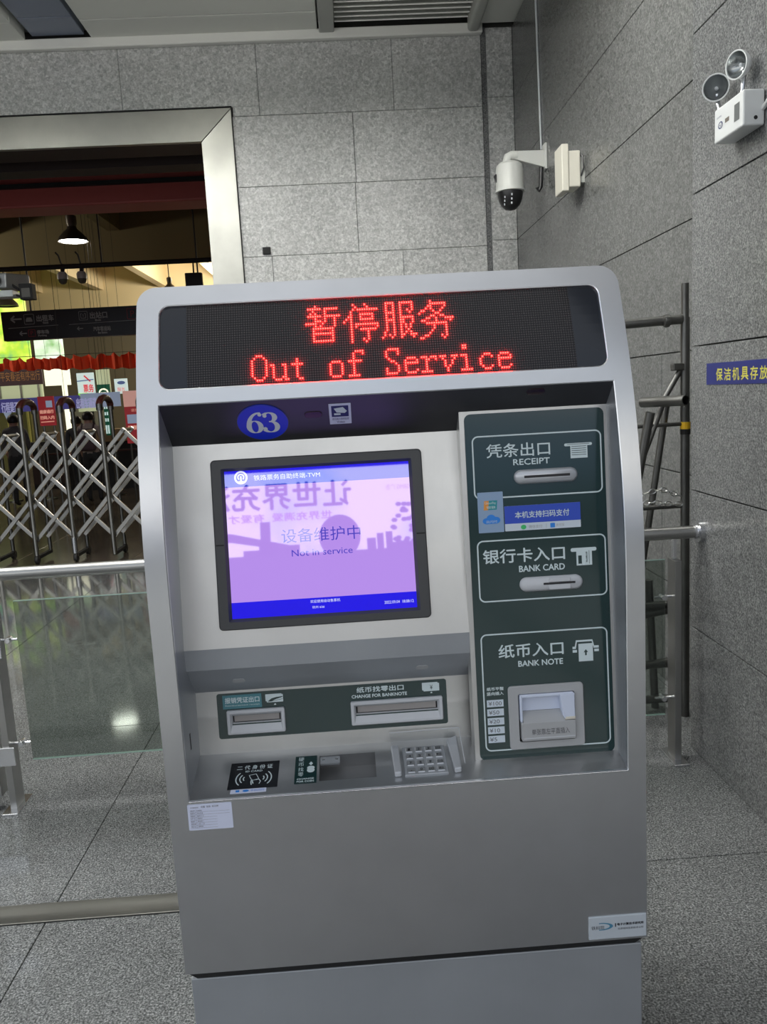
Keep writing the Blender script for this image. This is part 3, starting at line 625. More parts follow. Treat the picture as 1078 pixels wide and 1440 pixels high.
PR.flat(mb, [rr(.7491, .7991, .2751, .2823, .0033, 4)], n); PR.flat(mb, [rr(.7597, .7900, .2786, .3093)], n+.0002)
PR.flat(mb, [[(.7456, .4678), (.7500, .4678), (.7526, .4555), (.7850, .4555), (.7880, .4678), (.7970, .4678), (.7970, .4725), (.7870, .4725), (.7835, .4590), (.7545, .4590), (.7520, .4725), (.7456, .4725)]], n)
PR.flat(mb, [rr(.7456, .7540, .4745, .4796)], n); PR.flat(mb, [rr(.7880, .7970, .4745, .4796)], n)
PR.flat(mb, [rr(.7571, .7853, .4628, .4977)], n+.0002)
mb.bs('pictogram', M['white_ink'], gp)
mb = MB()
for k_ in range(5): PR.flat(mb, [rr(.7580, .7862, .0800+.0040*k_, .0810+.0040*k_)], n+.0005)
PR.line(mb, [(.7500, .0762), (.7925, .0762)], .0008, n+.0005)
PR.flat(mb, [rr(.7632, .7700, .2900, .3060)], n+.0005); PR.line(mb, [(.7845, .2810), (.7845, .3070)], .0007, n+.0005)
PR.text(mb, '9558880', .7780, .7810, .2830, .3040, n+.0005)
PR.flat(mb, [[(.7712, .4740), (.7755, .4800), (.7728, .4800), (.7728, .4860), (.7696, .4860), (.7696, .4800), (.7669, .4800)]], n+.0005)
mb.bs('pictogram_detail', M['green'], gp)
mb = MB(); PR.plate(mb, .6455, .7667, .1191, .1461, .0012, .010, .0134, .005, seg=8); s1 = mb.build('receipt_slot', M['silver'], tm, smooth=60)
mb = MB(); PR.plate(mb, .6636, .7512, .1302, .1350, .0098, .0102); mb.build('slit', M['ink'], s1)
mb = MB(); PR.plate(mb, .6630, .7518, .1350, .1362, .0098, .0108); mb.build('slit_lip', M['pale'], s1)
mb = MB(); PR.plate(mb, .6474, .7691, .3258, .3532, .0012, .010, .0136, .005, seg=8); s2 = mb.build('card_slot', M['pale'], tm, smooth=60)
mb = MB(); PR.plate(mb, .6921, .7537, .3372, .3412, .0098, .0104); mb.build('slit', M['ink'], s2)
mb = MB(); PR.plate(mb, .7027, .7441, .3285, .3366, .0095, .0125, .002, .001); PR.plate(mb, .7027, .7441, .3416, .3510, .0095, .0125, .002, .001); mb.build('card_guide', M['pale'], s2)
# banknote acceptor
mb = MB(); o0 = rr(.6150, .7623, .5372, .6632, .007, 4); o1 = rr(.6162, .7611, .5384, .6620, .006, 4); i0 = rr(.6339, .7444, .5529, .6490, .004, 4)
PR.ring(mb, [(o0, .001), (o0, .0055), (o1, .0068), (i0, .0068), (i0, -.012)]); ac = mb.build('note_acceptor', M['pale_dark'], tm, smooth=25)
mb = MB(); PR.flat(mb, [rr(.6339, .7444, .5529, .6490)], -.010); mb.build('acceptor_well', M['matte_black'], ac)
mb = MB()   # hood: left arm, top bar, right block, recess back
PR.plate(mb, .6362, .7425, .5540, .5605, -.008, .012, .003, .002); PR.plate(mb, .6362, .6410, .5540, .6080, -.008, .012, .002, .0015)
PR.slab(mb, [(.7135, .5560), (.7425, .5560), (.7425, .6050), (.7225, .6050), (.7190, .5990), (.7150, .5700)], -.008, .016, 0, ([(.7150, .5575), (.7410, .5575), (.7410, .6040), (.7235, .6040), (.7205, .5985), (.7165, .5700)], .002))
mb.build('hood', M['hood'], ac)
mb = MB(); PR.flat(mb, [rr(.6405, .7180, .5600, .5900)], -.004); mb.build('hood_back', M['hood'], ac)
mb = MB(); PR.plate(mb, .7225, .7425, .6000, .6062, .010, .0165, 0, .001); mb.build('cream_pad', M['cream'], ac)
mb = MB()
PR.slab(mb, rr(.6370, .7432, .6075, .6445, .003, 4), -.008, .0165, 0, (rr(.6385, .7417, .6090, .6430, .002, 4), .0015))
lg = mb.build('note_tray', M['pale_dark'], ac)
mb = MB(); mb.add([PR.p(.6415, .5905, -.004), PR.p(.7225, .5905, -.004), PR.p(.7225, .6078, .0150), PR.p(.6415, .6078, .0150)], [(0, 1, 2, 3)]); mb.build('tray_top', M['pale_dark'], ac)
mb = MB(); PR.plate(mb, .6400, .7405, .6375, .6395, .0160, .0180); mb.build('tray_ridge', M['pale'], ac)
mb = MB(); PR.text(mb, '单张靠左平直插入', .6560, .7300, .6205, .6325, .0169); mb.bs('lettering', M['grey_ink'], ac)
for q, s_ in enumerate(('¥100', '¥50', '¥20', '¥10', '¥5')):
    v0 = .5625+.0179*q; mb = MB(); PR.plate(mb, .5736, .6060, v0, v0+.0138, .0012, .0018); tg = mb.build('value_tag', M['tag_white'], gp) if False else mb.build('value_tag', M['tag_white'], tm)
    mb = MB(); w_ = {4: .026, 3: .0205, 2: .014}[len(s_)]; PR.text(mb, s_, .5765, .5765+w_, v0+.0028, v0+.0110, .0020); mb.bs('lettering', M['grey_ink'], tg)
# stickers on the green plate
mb = MB(); PR.plate(mb, .5740, .6227, .1580, .2354, .0012, .0022, .001); st = mb.build('payment_sticker', M['clear_st'], tm)
mb = MB(); PR.flat(mb, [[(.5865, .1745), (.6116, .1740), (.6100, .1918), (.5851, .1922)]], .0024); mb.build('logo_orange', M['orange'], st)
mb = MB(); PR.flat(mb, [[(.5955, .1743), (.6116, .1740), (.6100, .1918), (.5935, .1920)]], .0026); mb.build('logo_teal', M['teal2'], st)
mb = MB(); PR.text(mb, 'UnionPay', .5880, .6090, .1765, .1825, .0028); PR.text(mb, '银联', .5905, .6080, .1845, .1900, .0028)
mb.bs('lettering', M['white_ink'], st)
mb = MB(); PR.flat(mb, [ell(.5905, .2130, .0085, .0060, 20)], .0024); PR.flat(mb, [ell(.5985, .2080, .0085, .0070, 20)], .00245); PR.flat(mb, [ell(.6075, .2120, .0085, .0065, 20)], .0025); PR.flat(mb, [rr(.5860, .6120, .2110, .2185, .003)], .00255); mb.build('cloud_logo', M['sky_p'], st)
mb = MB(); PR.text(mb, '云闪付', .5885, .6100, .2120, .2170, .0028); mb.bs('lettering', M['white_ink'], st)
mb = MB(); PR.plate(mb, .6246, .7706, .1869, .2348, .0012, .0022, .001); st = mb.build('scan_pay_sticker', M['tag_white'], tm)
mb = MB(); PR.flat(mb, [rr(.6246, .7706, .1869, .2208)], .0024); mb.build('blue_field', M['blue_st'], st)
mb = MB(); PR.text(mb, '本机支持扫码支付', .6444, .7489, .1985, .2110, .0026, bold=.0002); mb.bs('lettering', M['white_ink'], st)
mb = MB(); PR.flat(mb, [ell(.6600, .2285, .0052, .0045, 20)], .0026); mb.build('green_logo', M['green_p'], st)
mb = MB(); PR.flat(mb, [rr(.7115, .7205, .2238, .2325, .001)], .0026); mb.build('blue_logo', M['sky_p'], st)
mb = MB(); PR.text(mb, '微信支付', .6700, .6960, .2252, .2318, .0026); PR.text(mb, '支付宝', .7225, .7385, .2252, .2305, .0026); PR.line(mb, [(.7038, .2245), (.7038, .2325)], .0006, .0026); mb.bs('lettering', M['pale_dark'], st)
# lower outlet panel
OH = [rr(.0690, .1672, .0515, .0682), rr(.3178, .4850, .0498, .0670)]
mb = MB(); PO.holed(mb, rr(0, SW, 0, .1284), OH, -.002, 0); mb.build('outlet_panel', M['inner'], tm)
mb = MB(); PO.holed(mb, rr(.0411, .5039, .0051, .0976, .005), OH, 0, .0012); og = mb.build('outlet_plate', M['green'], tm)
mb = MB(); PO.text(mb, '纸币找零出口', .3222, .4171, .0108, .0220, n, bold=.0003); PO.text(mb, 'CHANGE FOR BANKNOTE', .3116, .4233, .0262, .0326, n, bold=.0003); mb.bs('lettering', M['white_ink'], og)
mb = MB(); PO.flat(mb, [rr(.4546, .4865, .0104, .0262, .001)], n); PO.flat(mb, [rr(.4572, .4894, .0122, .0282, .001)], n+.0004); PO.flat(mb, [[(.4705, .0320), (.4730, .0296), (.4755, .0320), (.4730, .0330)]], n)
PO.flat(mb, [rr(.1385, .1712, .0118, .0262, .001)], n); PO.flat(mb, [rr(.1410, .1738, .0130, .0286, .001)], n+.0004); PO.flat(mb, [[(.1545, .0338), (.1571, .0312), (.1597, .0338), (.1571, .0346)]], n); mb.bs('pictogram', M['white_ink'], og)
mb = MB(); PO.text(mb, '¥', .4705, .4760, .0155, .0250, n+.0007); PO.flat(mb, [[(.1430, .0262), (.1510, .0205), (.1600, .0185), (.1730, .0175), (.1730, .0190), (.1600, .0225), (.1510, .0262)]], n+.0007); PO.flat(mb, [[(.1430, .0272), (.1730, .0225), (.1730, .0232), (.1430, .0279)]], n+.0007); mb.bs('pictogram_detail', M['green'], og)
mb = MB(); PO.plate(mb, .0527, .1307, .0090, .0369, .0012, .0018); lb = mb.build('voucher_sticker', M['teal'], tm)
mb = MB(); PO.text(mb, '报销凭证出口', .0575, .1262, .0140, .0255, .0021, bold=.0003); PO.text(mb, 'Reimbursement receipt', .0575, .1262, .0285, .0325, .0021); mb.bs('lettering', M['white_ink'], lb)
for nm, u0, u1, v0, v1, s0, s1_, t0, t1 in (('voucher_slot', .0597, .1755, .0393, .0883, .0699, .1663, .0525, .0672), ('change_slot', .3085, .4942, .0385, .0868, .3188, .4840, .0508, .0660)):
    mb = MB(); a0 = rr(u0, u1, v0, v1, .003, 4); a1 = rr(u0+.0015, u1-.0015, v0+.0015, v1-.0015, .002, 4); a2 = rr(u0+.006, u1-.006, v0+.006, v1-.005, .002, 4)
    a3 = rr(s0, s1_, t0, t1, .0005, 4)
    PO.ring(mb, [(a0, .001), (a0, .0075), (a1, .009), (a2, .009), (a3, -.001), (a3, -.008)]); o = mb.build(nm, M['pale'], tm, smooth=25)
    mb = MB(); PO.plate(mb, s0+.003, s1_-.003, t0, t1-.002, -.008, -.004); mb.build('flap', M['flap'], o)
    mb = MB(); PO.flat(mb, [rr(s0, s1_, t0, t1)], -.0078); mb.build('slot_gap', M['matte_black'], o)
# tray shelf with coin hole
CU0, CU1, CV0, CV1 = .2410, .3513, .0280, .1010
mb = MB(); PT.flat(mb, [rr(0, WI, 0, .1336), rr(CU0, CU1, CV0, CV1)], 0); mb.build('tray_shelf', M['tray'], tm)
mb = MB(); PT.ring(mb, [(rr(CU0, CU1, CV0, CV1), 0), (rr(CU0, CU1, CV0, CV1), -.03)]); PT.flat(mb, [rr(CU0, CU1, CV0, CV1)], -.03); cw = mb.build('coin_well', M['well'], tm)
mb = MB(); PT.plate(mb, CU0+.001, CU0+.040, CV0+.001, CV0+.022, -.006, -.002, .002); cp = mb.build('well_plate', M['body'], cw)
mb = MB()
for u in (CU0+.0075, CU0+.0335): PT.slab(mb, ell(u, CV0+.011, .003, .003, 12), -.002, -.0005)
mb.bs('screw', M['chrome'], cw)
mb = MB(); PT.plate(mb, .1935, .2362, .0265, .1053, 0, .0008, .001); cl = mb.build('coin_sticker', M['green'], tm)
mb = MB()
for q, ch in enumerate('硬币找零'): PT.text(mb, ch, .2000, .2105, .0305+.0145*q, .0420+.0145*q, .0011)
PT.text(mb, 'CHANGE', .1985, .2310, .0905, .0950, .0011, bold=.0002); PT.text(mb, 'FOR COIN', .1985, .2310, .0975, .1020, .0011, bold=.0002)
PT.flat(mb, [ell(.2245, .0620, .0075, .0055, 20)], .0011); PT.flat(mb, [ell(.2245, .0690, .0075, .0070, 20)], .0012); PT.flat(mb, [[(.2245, .0440), (.2285, .0500), (.2245, .0550), (.2205, .0500)]], .0011); mb.bs('lettering', M['white_ink'], cl)
mb = MB(); PT.plate(mb, .0672, .1620, .0337, .1082, 0, .0010, .001); ic = mb.build('id_card_pad', mat('id_pad_black', (.008, .009, .012), .25), tm)
mb = MB()
for q, ch in enumerate('二代身份证'): PT.text(mb, ch, .0800+.0147*q, .0905+.0147*q, .0430+(.002 if q == 0 else 0), .0545-(.001 if q == 0 else 0), .0013, bold=.0002)
PT.text(mb, 'ID CARD', .0975, .1300, .0580, .0625, .0013, bold=.0002)
for c_, sgn in ((.1010, -1), (.1290, 1)):
    for r_ in (.006, .0125, .020):
        PT.line(mb, [(c_+sgn*r_*math.cos(math.radians(t_)), .0810+r_*1.1*math.sin(math.radians(t_))) for t_ in range(-50, 51, 10)], .0022, .0013)
PT.line(mb, [(.1055, .0720), (.1190, .0690), (.1250, .0830), (.1120, .0870), (.1055, .0720)], .0012, .0013)
PT.line(mb, [(.1120, .0990), (.1105, .0900), (.1115, .0840), (.1135, .0900), (.1150, .0960)], .0020, .0013); PT.line(mb, [(.1190, .0860), (.1250, .0840), (.1290, .0900), (.1265, .0970)], .0014, .0013)
mb.bs('lettering', M['white_ink'], ic)
mb = MB(); PT.plate(mb, .0741, .1416, .1085, .1190, 0, .0006, .001); ss = mb.build('small_strip_sticker', M['label_white'], tm)
mb = MB(); PT.flat(mb, [ell(.1030, .1138, .0060, .0030, 16)], .0009); PT.flat(mb, [rr(.0840, .0910, .1110, .1165)], .0009); mb.bs('sticker_logo', M['sky_p'], ss)
mb = MB(); PT.text(mb, '手机闪付', .1120, .1380, .1115, .1160, .0009); mb.bs('lettering', M['sky_p'], ss)
# keypad
mb = MB(); PT.plate(mb, .4055, .4898, .0251, .1074, 0, .004, .002, .001); kp = mb.build('keypad', M['body'], tm)
kt = ('1', '2', '3', '取消', '4', '5', '6', '更正', '7', '8', '9', '空白', '.', '0', '00', '确认')
for i in range(4):
    for j in range(4):
        u, v = .4190+.0192*i, .0365+.0198*j; mb = MB(); PT.plate(mb, u-.0072, u+.0072, v-.0068, v+.0068, .004, .0065, .0015, .001)
        kk = mb.build('key', M['tray'], kp)
        mb.__init__(); s_ = kt[j*4+i]; w_ = .0022*(1 if len(s_) == 1 else 2.3)
        if s_ == '.': w_ = .0008
        if s_: PT.text(mb, s_, u-w_, u+w_, v-.0036 if s_ != '.' else v+.001, v+.003, .0068, 1)
        kk.data.materials.append(M['ink']); bm = bmesh.new(); bm.from_mesh(kk.data)
        off = rootloc(kk)
        for f in mb.f:
            try: nf = bm.faces.new([bm.verts.new(mb.v[q]-off) for q in f]); nf.material_index = 1
            except ValueError: pass
        bm.to_mesh(kk.data); bm.free()
for nm, pts in (('keypad_guard', [(.3835, .0260), (.3990, .0240), (.4000, .1060), (.3860, .1075)]), ('keypad_guard', [(.4960, .0180), (.5190, .0060), (.5150, .1060), (.5010, .1075)])):
    mb = MB(); PT.slab(mb, pts, 0, .012); mb.build(nm, M['silver'], tm, bevel=.003, seg=3)
mb = MB()
for a, b_ in (((.3830, .0000), (.5245, -.0020)), ((.5245, -.0020), (.5210, .1060))):
    q0, q1 = PT.p(*a, .022), PT.p(*b_, .022); mb.tube([q0, q1], .0009, 6)
mb.build('cover_edge', M['pale'], tm)
mb = MB(); mb.add([PT.p(.3830, .0, .022), PT.p(.5245, -.002, .022), PT.p(.5225, .050, .022), PT.p(.3845, .050, .022)], [(0, 1, 2, 3)]); mb.build('keypad_cover', M['acrylic'], tm)
MB().box(XLi, XRi, 1.3935, 1.3990, .9068, .9092).build('tray_edge', M['chrome'], tm, bevel=.0006)
# body labels
mb = MB(); PB.plate(mb, -.0035, .0785, .0054, .0564, -.001, .0012, .002); al = mb.build('asset_label', M['label_white'], tm)
mb = MB(); PB.text(mb, '中国铁路', .0020, .0170, .0100, .0125, .0015); PB.text(mb, '设备  信息  标识牌', .0215, .0540, .0085, .0125, .0015)
for q, s_ in enumerate(('设备名称', '规格型号', '设备编号', '生产厂家', '使用部门', '启用日期', '责任人员')):
    PB.text(mb, s_, .0010, .0100, .0160+.0053*q, .0190+.0053*q, .0015); PB.text(mb, ('自动售票机', '杭州站', '编号六三', '铁路电子', '客运部门', '二零二二年', '设备管理科室')[q], .0135, .0230+.0015*(q % 3), .0160+.0053*q, .0190+.0053*q, .0015)
    PB.line(mb, [(.0005, .0202+.0053*q), (.0740 if q < 2 else .0500, .0202+.0053*q)], .0003, .0015)
PB.line(mb, [(.0118, .0150), (.0118, .0525)], .0003, .0015); mb.bs('lettering', M['grey_ink'], al)
mb = MB(); PB.plate(mb, .7462, .8599, .2998, .3474, -.001, .0030, .0005, .0008); bl = mb.build('maker_plate', M['label_silver'], tm)
mb = MB(); PB.text(mb, '铁科院', .7510, .7765, .3180, .3262, .0033); PB.flat(mb, [rr(.7975, .7995, .3148, .3225)], .0033); PB.text(mb, '电子计算技术研究所', .8021, .8541, .3148, .3202, .0033, bold=.0002); PB.text(mb, '北京经纬信息技术公司', .8029, .8532, .3248, .3292, .0033); mb.bs('lettering', M['ink'], bl)
mb = MB(); arc = [(.7700+.0235*math.cos(math.radians(t_)), .3200+.0080*math.sin(math.radians(t_))) for t_ in range(-100, 101, 10)]; inn = [(.7690+.0180*math.cos(math.radians(t_)), .3200+.0062*math.sin(math.radians(t_))) for t_ in range(-100, 101, 10)]
PB.ring(mb, [(arc+[(.7660, .3200)], .0033), (inn+[(.7661, .3200)], .0033)]); mb.build('swoosh', mat('swoosh_blue', srgb(70, 130, 160), .4), bl)
# LED display
def zled(v): # distance down the slope from the top of the sheet -> z
    return 1.823-v*.9323
mb = MB(); curved(mb, [rr(XLi-.005, XLi+.83, 1.655, 1.832, .004, 4)], .006); lp_ = mb.build('led_display', M['led_panel'], tm, smooth=30)
for e0, e1 in ((-.004, .052), (.765, .829)): mb = MB(); curved(mb, [rr(XLi+e0, XLi+e1, 1.656, 1.831)], .0055); mb.build('side_mask', M['led_border'], lp_)
CH = [['....#', '.######.######', '...#....#', '..#.#...#', '.######.#######', '....#...#...#', '....###.#...#', '#####..#....#', '....#.#.....#', '...#########', '...#.......#', '...#########', '...#.......#', '...#.......#', '...#########'],
      ['....#....#', '.....#....#', '....#.#########', '...#', '...#...######', '..##...#....#', '.#.#...######', '#..#', '...#.##########', '...#.#........#', '...#...#######', '...#......#', '...#......#', '...#......#', '...#....#.#', '...#.....#'],
      ['..####..######', '..#..#..#....#', '..#..#..#....#', '..#..#..#..#.#', '..####..#...#', '..#..#..#', '..#..#..######', '..####..##...#', '..#..#..##...#', '..#..#..#.#.#', '..#..#..#.#.#', '..#..#..#..#', '.#...#..#.#.#', '.#.#.#..##..###', '#...#...#....#'],
      ['.....#', '.....#######', '....##.....#', '...#.#....#', '.##...#..#', '#......##', '.....##..##', '...##..#...####', '.##....#.....#', '...#########', '......#....#', '......#....#', '.....#.....#', '....#......#', '..##.....#.#', '##........#']]
EN = {'O': {0: '..###', 1: '.#...#', 2: '#.....#', 3: '#.....#', 4: '#.....#', 5: '#.....#', 6: '#.....#', 7: '#.....#', 8: '#.....#', 9: '.#...#', 10: '..###'},
      'u': {4: '##...##', 5: '.#....#', 6: '.#....#', 7: '.#....#', 8: '.#....#', 9: '.#...##', 10: '..###.##'},
      't': {2: '...#', 3: '...#', 4: '.#####', 5: '...#', 6: '...#', 7: '...#', 8: '...#', 9: '...#', 10: '....##'},
      'o': {4: '..####', 5: '.#....#', 6: '.#....#', 7: '.#....#', 8: '.#....#', 9: '.#....#', 10: '..####'},
      'f': {0: '....####', 1: '...#...#', 2: '...#', 3: '...#', 4: '.######', 5: '...#', 6: '...#', 7: '...#', 8: '...#', 9: '...#', 10: '.#####'},
      'S': {0: '..#####', 1: '.#....#', 2: '.#....#', 3: '.#', 4: '..#', 5: '...##', 6: '.....#', 7: '......#', 8: '.#....#', 9: '.#....#', 10: '.#####'},
      'e': {4: '..####', 5: '.#....#', 6: '.######', 7: '.#', 8: '.#', 9: '.#....#', 10: '..####'},
      'r': {4: '###.###', 5: '..##..#', 6: '..#', 7: '..#', 8: '..#', 9: '..#', 10: '#####'},
      'v': {4: '###..###', 5: '.#....#', 6: '..#..#', 7: '..#..#', 8: '..#.#', 9: '...#', 10: '...#'},
      'i': {0: '..##', 1: '..##', 4: '.###', 5: '...#', 6: '...#', 7: '...#', 8: '...#', 9: '...#', 10: '.#####'},
      'c': {4: '...###', 5: '..#...#', 6: '.#', 7: '.#', 8: '.#', 9: '..#...#', 10: '...###'}}
mb = MB()
def led(u, v):
    z = zled(v); s_ = .84*(z-1.27); l = math.hypot(1, s_); nn = V((0, -1/l, s_/l)); c = V((XLi+u, prof(z), z))-nn*.0055
    up = V((0, s_/l, 1/l)); X_ = V((1, 0, 0)); r_ = .00150
    vs = []
    for r2, h_ in ((1, 0), (.75, .0020)):
        for k_ in range(6): a_ = k_*math.pi/3; vs.append(c+(X_*math.cos(a_)+up*math.sin(a_))*r_*r2+nn*h_)
    mb.add(vs, [(i_, (i_+1) % 6, 6+(i_+1) % 6, 6+i_) for i_ in range(6)]+[(6, 7, 8, 9, 10, 11)])
for q, gch in enumerate(CH):
    for r_, row in enumerate(gch):
        for c_, ch in enumerate(row):
            if ch == '#': led(.2718+.00438*(q*16+c_), .0177+.00494*r_)
for q, ch in enumerate('Out of Service'):
    if ch == ' ': continue
    for r_, row in EN[ch].items():
        for c_, x in enumerate(row):
            if x == '#': led(.1702+.00430*(q*8+c_), .1104+.00474*r_)
tag(mb.build('lit_dots', M['led_on'], lp_), kind='stuff')

# ------------------------------------------------------------------ backlit billboard behind the photographer (seen in the screen's reflection)
bb = thing('billboard', 'tall backlit billboard across the forecourt with large characters and a city skyline', 'billboard', (-.3, -4.1, 0))
YBb = -4.0; PBB = Pl((1.35, YBb, 3.15), (-1, 0, 0), (0, 0, -1))
M['bb_bg'] = mat('billboard_lit_sky', (.8, .8, .8), .5, emit=(1.0, .95, .85), es=3.0)
N, K, b = nodes(M['bb_bg']); g = N.new('ShaderNodeNewGeometry'); n1 = N.new('ShaderNodeTexNoise'); n1.inputs['Scale'].default_value = 1.3; n1.inputs['Detail'].default_value = 5; r = N.new('ShaderNodeValToRGB')
r.color_ramp.elements[0].position = .36; r.color_ramp.elements[0].color = (.42, .62, .95, 1); r.color_ramp.elements[1].position = .56; r.color_ramp.elements[1].color = (1.0, .93, .86, 1)
K.new(g.outputs['Position'], n1.inputs['Vector']); K.new(n1.outputs['Fac'], r.inputs[0]); K.new(r.outputs[0], b.inputs['Emission Color'])
M['bb_dark'] = mat('billboard_dark_print', (.03, .01, .04), .5); M['bb_mid'] = mat('billboard_pink_print', (.2, .1, .15), .5, emit=(.9, .45, .7), es=1.0)
MB().box(-1.75, .72, YBb-.18, YBb-.002, 1.15, 3.3).build('light_box', M['bulk'], bb)
MB().box(-1.4, -1.28, YBb-.15, YBb-.03, 0, 1.15).build('leg', M['bulk'], bb); MB().box(.5, .62, YBb-.15, YBb-.03, 0, 1.15).build('leg', M['bulk'], bb)
mb = MB().box(-1.72, .70, YBb-.001, YBb, 2.17, 2.93); mb.build('lit_face', M['bb_bg'], bb)
MB().box(-1.72, .70, YBb-.001, YBb, 2.93, 3.27).build('top_face', M['bb_dark'], bb); MB().box(-1.72, .70, YBb-.001, YBb, 1.18, 2.17).build('dark_face', M['bb_dark'], bb)
def bx(x): return 1.35-x
mb = MB(); PBB.text(mb, '让世界充满爱', bx(-.02), bx(-1.62), 3.15-2.82, 3.15-2.58, .003, bold=.006)
PBB.flat(mb, [[(bx(.13-.27*0)+0, 0)]*0 or rr(bx(.80*-1+.0)-.045, bx(-.80)+.045, 3.15-2.47, 3.15-2.16)], .003)
PBB.flat(mb, [rr(bx(-.70), bx(-.76)+.10, 3.15-2.28, 3.15-2.16)], .003)
PBB.flat(mb, [ell(bx(-.14), 3.15-2.30, .185, .20, 32)], .003)  # dark disc in place of the photographer's reflected head
for x0, x1, z in ((.10, .18, 2.27), (.19, .25, 2.31), (.27, .33, 2.32), (-1.0, -.5, 2.22), (-.6, -.5, 2.25), (.3, .6, 2.22)): PBB.flat(mb, [rr(bx(x1), bx(x0), 3.15-z, 3.15-2.16)], .003)
PBB.flat(mb, [[(bx(-1.6), 3.15-2.42), (bx(-1.1), 3.15-2.38), (bx(-.55), 3.15-2.24), (bx(-.55), 3.15-2.19), (bx(-1.1), 3.15-2.30), (bx(-1.6), 3.15-2.33)]], .003)
for i in range(60):
    u_, v_ = random.gauss(.56, .12), random.uniform(2.2, 2.58)
    if u_ > .28+abs(v_-2.2)*.3: PBB.flat(mb, [ell(bx(u_), 3.15-v_, .03, .022, 6)], .003)
mb.bs('dark_print', M['bb_dark'], bb)
mb = MB(); PBB.text(mb, '世界充满爱  有爱才', bx(-.20), bx(-1.12), 3.15-2.545, 3.15-2.47, .004, bold=.002); PBB.text(mb, 'GBMG 广告', bx(.52), bx(.30), 3.15-2.75, 3.15-2.70, .004)
mb.bs('pink_print', M['bb_mid'], bb)

# ------------------------------------------------------------------ wall items on the right
t = thing('security_camera', 'white dome security camera with black globe on a wall arm', 'camera', (1.645, 6.42, 3.35))
cx_, cyy = 1.360, 6.42
MB().box(1.628, 1.645, 6.37, 6.47, 3.27, 3.46).build('wall_plate', M['cam_white'], t, bevel=.004)
mb = MB(); mb.hexa([(1.40, 6.395, 3.355), (1.63, 6.39, 3.285), (1.63, 6.45, 3.285), (1.40, 6.445, 3.355), (1.38, 6.395, 3.415), (1.63, 6.39, 3.41), (1.63, 6.45, 3.41), (1.38, 6.445, 3.415)]); mb.tube([(1.42, 6.42, 3.385), (1.375, 6.42, 3.385), (1.352, 6.42, 3.375), (1.345, 6.42, 3.35), (1.345, 6.42, 3.315)], .036, 16); mb.build('arm', M['cam_white'], t, smooth=35, bevel=.004)
MB().lathe((cx_, cyy, 3.12), (0, 0, 1), [(0, .215), (.075, .215), (.10, .195), (.106, .16), (.108, .03), (.114, .0), (.10, -.004), (0, -.004)], 32).build('housing', M['cam_white'], t, smooth=35)
MB().lathe((cx_, cyy, 3.117), (0, 0, -1), [(.098, 0), (.096, .03), (.088, .065), (.07, .10), (.04, .128), (0, .137)], 32).build('globe', M['black'], t, smooth=50)
mb = MB()
for i in range(3): mb.box(cx_-.012, cx_-.002, cyy-.098+.008*i, cyy-.092+.008*i, 3.075-.03*i, 3.09-.03*i); mb.box(cx_-.062, cx_-.054, cyy-.080+.010*i, cyy-.074+.010*i, 3.06-.025*i, 3.075-.025*i)
mb.bs('infrared_emitter', M['pale'], t)
MB().hexa([(1.235, 6.40, 3.24), (1.262, 6.40, 3.17), (1.262, 6.43, 3.17), (1.235, 6.43, 3.24), (1.250, 6.40, 3.255), (1.285, 6.40, 3.20), (1.285, 6.43, 3.20), (1.250, 6.43, 3.255)]).build('side_bracket', M['black'], t)
MB().tube([(1.61, 6.42, 3.30), (1.605, 6.42, 3.22), (1.60, 6.42, 3.15), (1.585, 6.42, 3.12), (1.575, 6.42, 3.145)], .017, 10).build('cable_tail', M['black'], t, smooth=1)
tag(MB().tube([(1.637, 6.60, 4.78), (1.637, 6.52, 3.45)], .008, 10).build('conduit', M['pale'], loc=(1.637, 6.6, 3.45), smooth=1), 'thin grey conduit running up the wall from the dome camera', 'conduit')
t = thing('junction_box', 'square ivory junction box on the granite wall behind the dome camera', 'junction box', (1.645, 5.48, 2.87))
MB().box(1.532, 1.612, 5.40, 5.56, 2.90, 3.127).build('box_body', M['ivory'], t, bevel=.008)
MB().box(1.486, 1.532, 5.39, 5.57, 2.875, 3.168).build('lid', M['ivory'], t, bevel=.006)
MB().box(1.612, 1.645, 5.42, 5.54, 2.93, 3.09).build('spacer', M['bulk'], t)
for dy in (0, .03): MB().tube([(1.615, 5.43+dy, 3.12), (1.628, 5.41+dy, 3.09), (1.635, 5.41+dy, 3.02), (1.62, 5.42+dy, 2.97)], .005, 6).build('cable', M['black'], t, smooth=1)
t = thing('emergency_light', 'white twin-head emergency light on the right granite wall above the sign', 'emergency light', (XP, 2.84, 2.45))
MB().box(1.363, XP-.002, 2.735, 2.945, 2.448, 2.562).build('battery_case', M['em_white'], t, bevel=.006, seg=3)
bc = t.children[0]
PE = Pl((1.3628, 2.945, 2.562), (0, -1, 0), (0, 0, -1))
mb = MB(); PE.flat(mb, [rr(.148, .185, .030, .085)], .0004); mb.build('indicator_window', M['pale_dark'] if False else mat('grey_window', (.14, .15, .15), .3), bc)
mb = MB(); PE.flat(mb, [rr(.082, .112, .052, .066)], .0004); mb.build('grey_sticker', mat('brown_sticker', (.15, .13, .11), .5), bc)
mb = MB(); PE.ring(mb, [(ell(.048, .062, .017, .012, 24), .0004), (ell(.048, .062, .012, .0085, 24), .0004)]); PE.line(mb, [(.042, .060), (.048, .066), (.056, .058)], .002, .0004); PE.text(mb, '应急照明', .020, .055, .030, .036, .0004); mb.bs('printed_mark', M['navy'], bc)
MB().tube([(1.405, 2.7352, 2.472), (1.405, 2.7340, 2.472)], .0065, 14).build('cable_hole', M['matte_black'], bc)
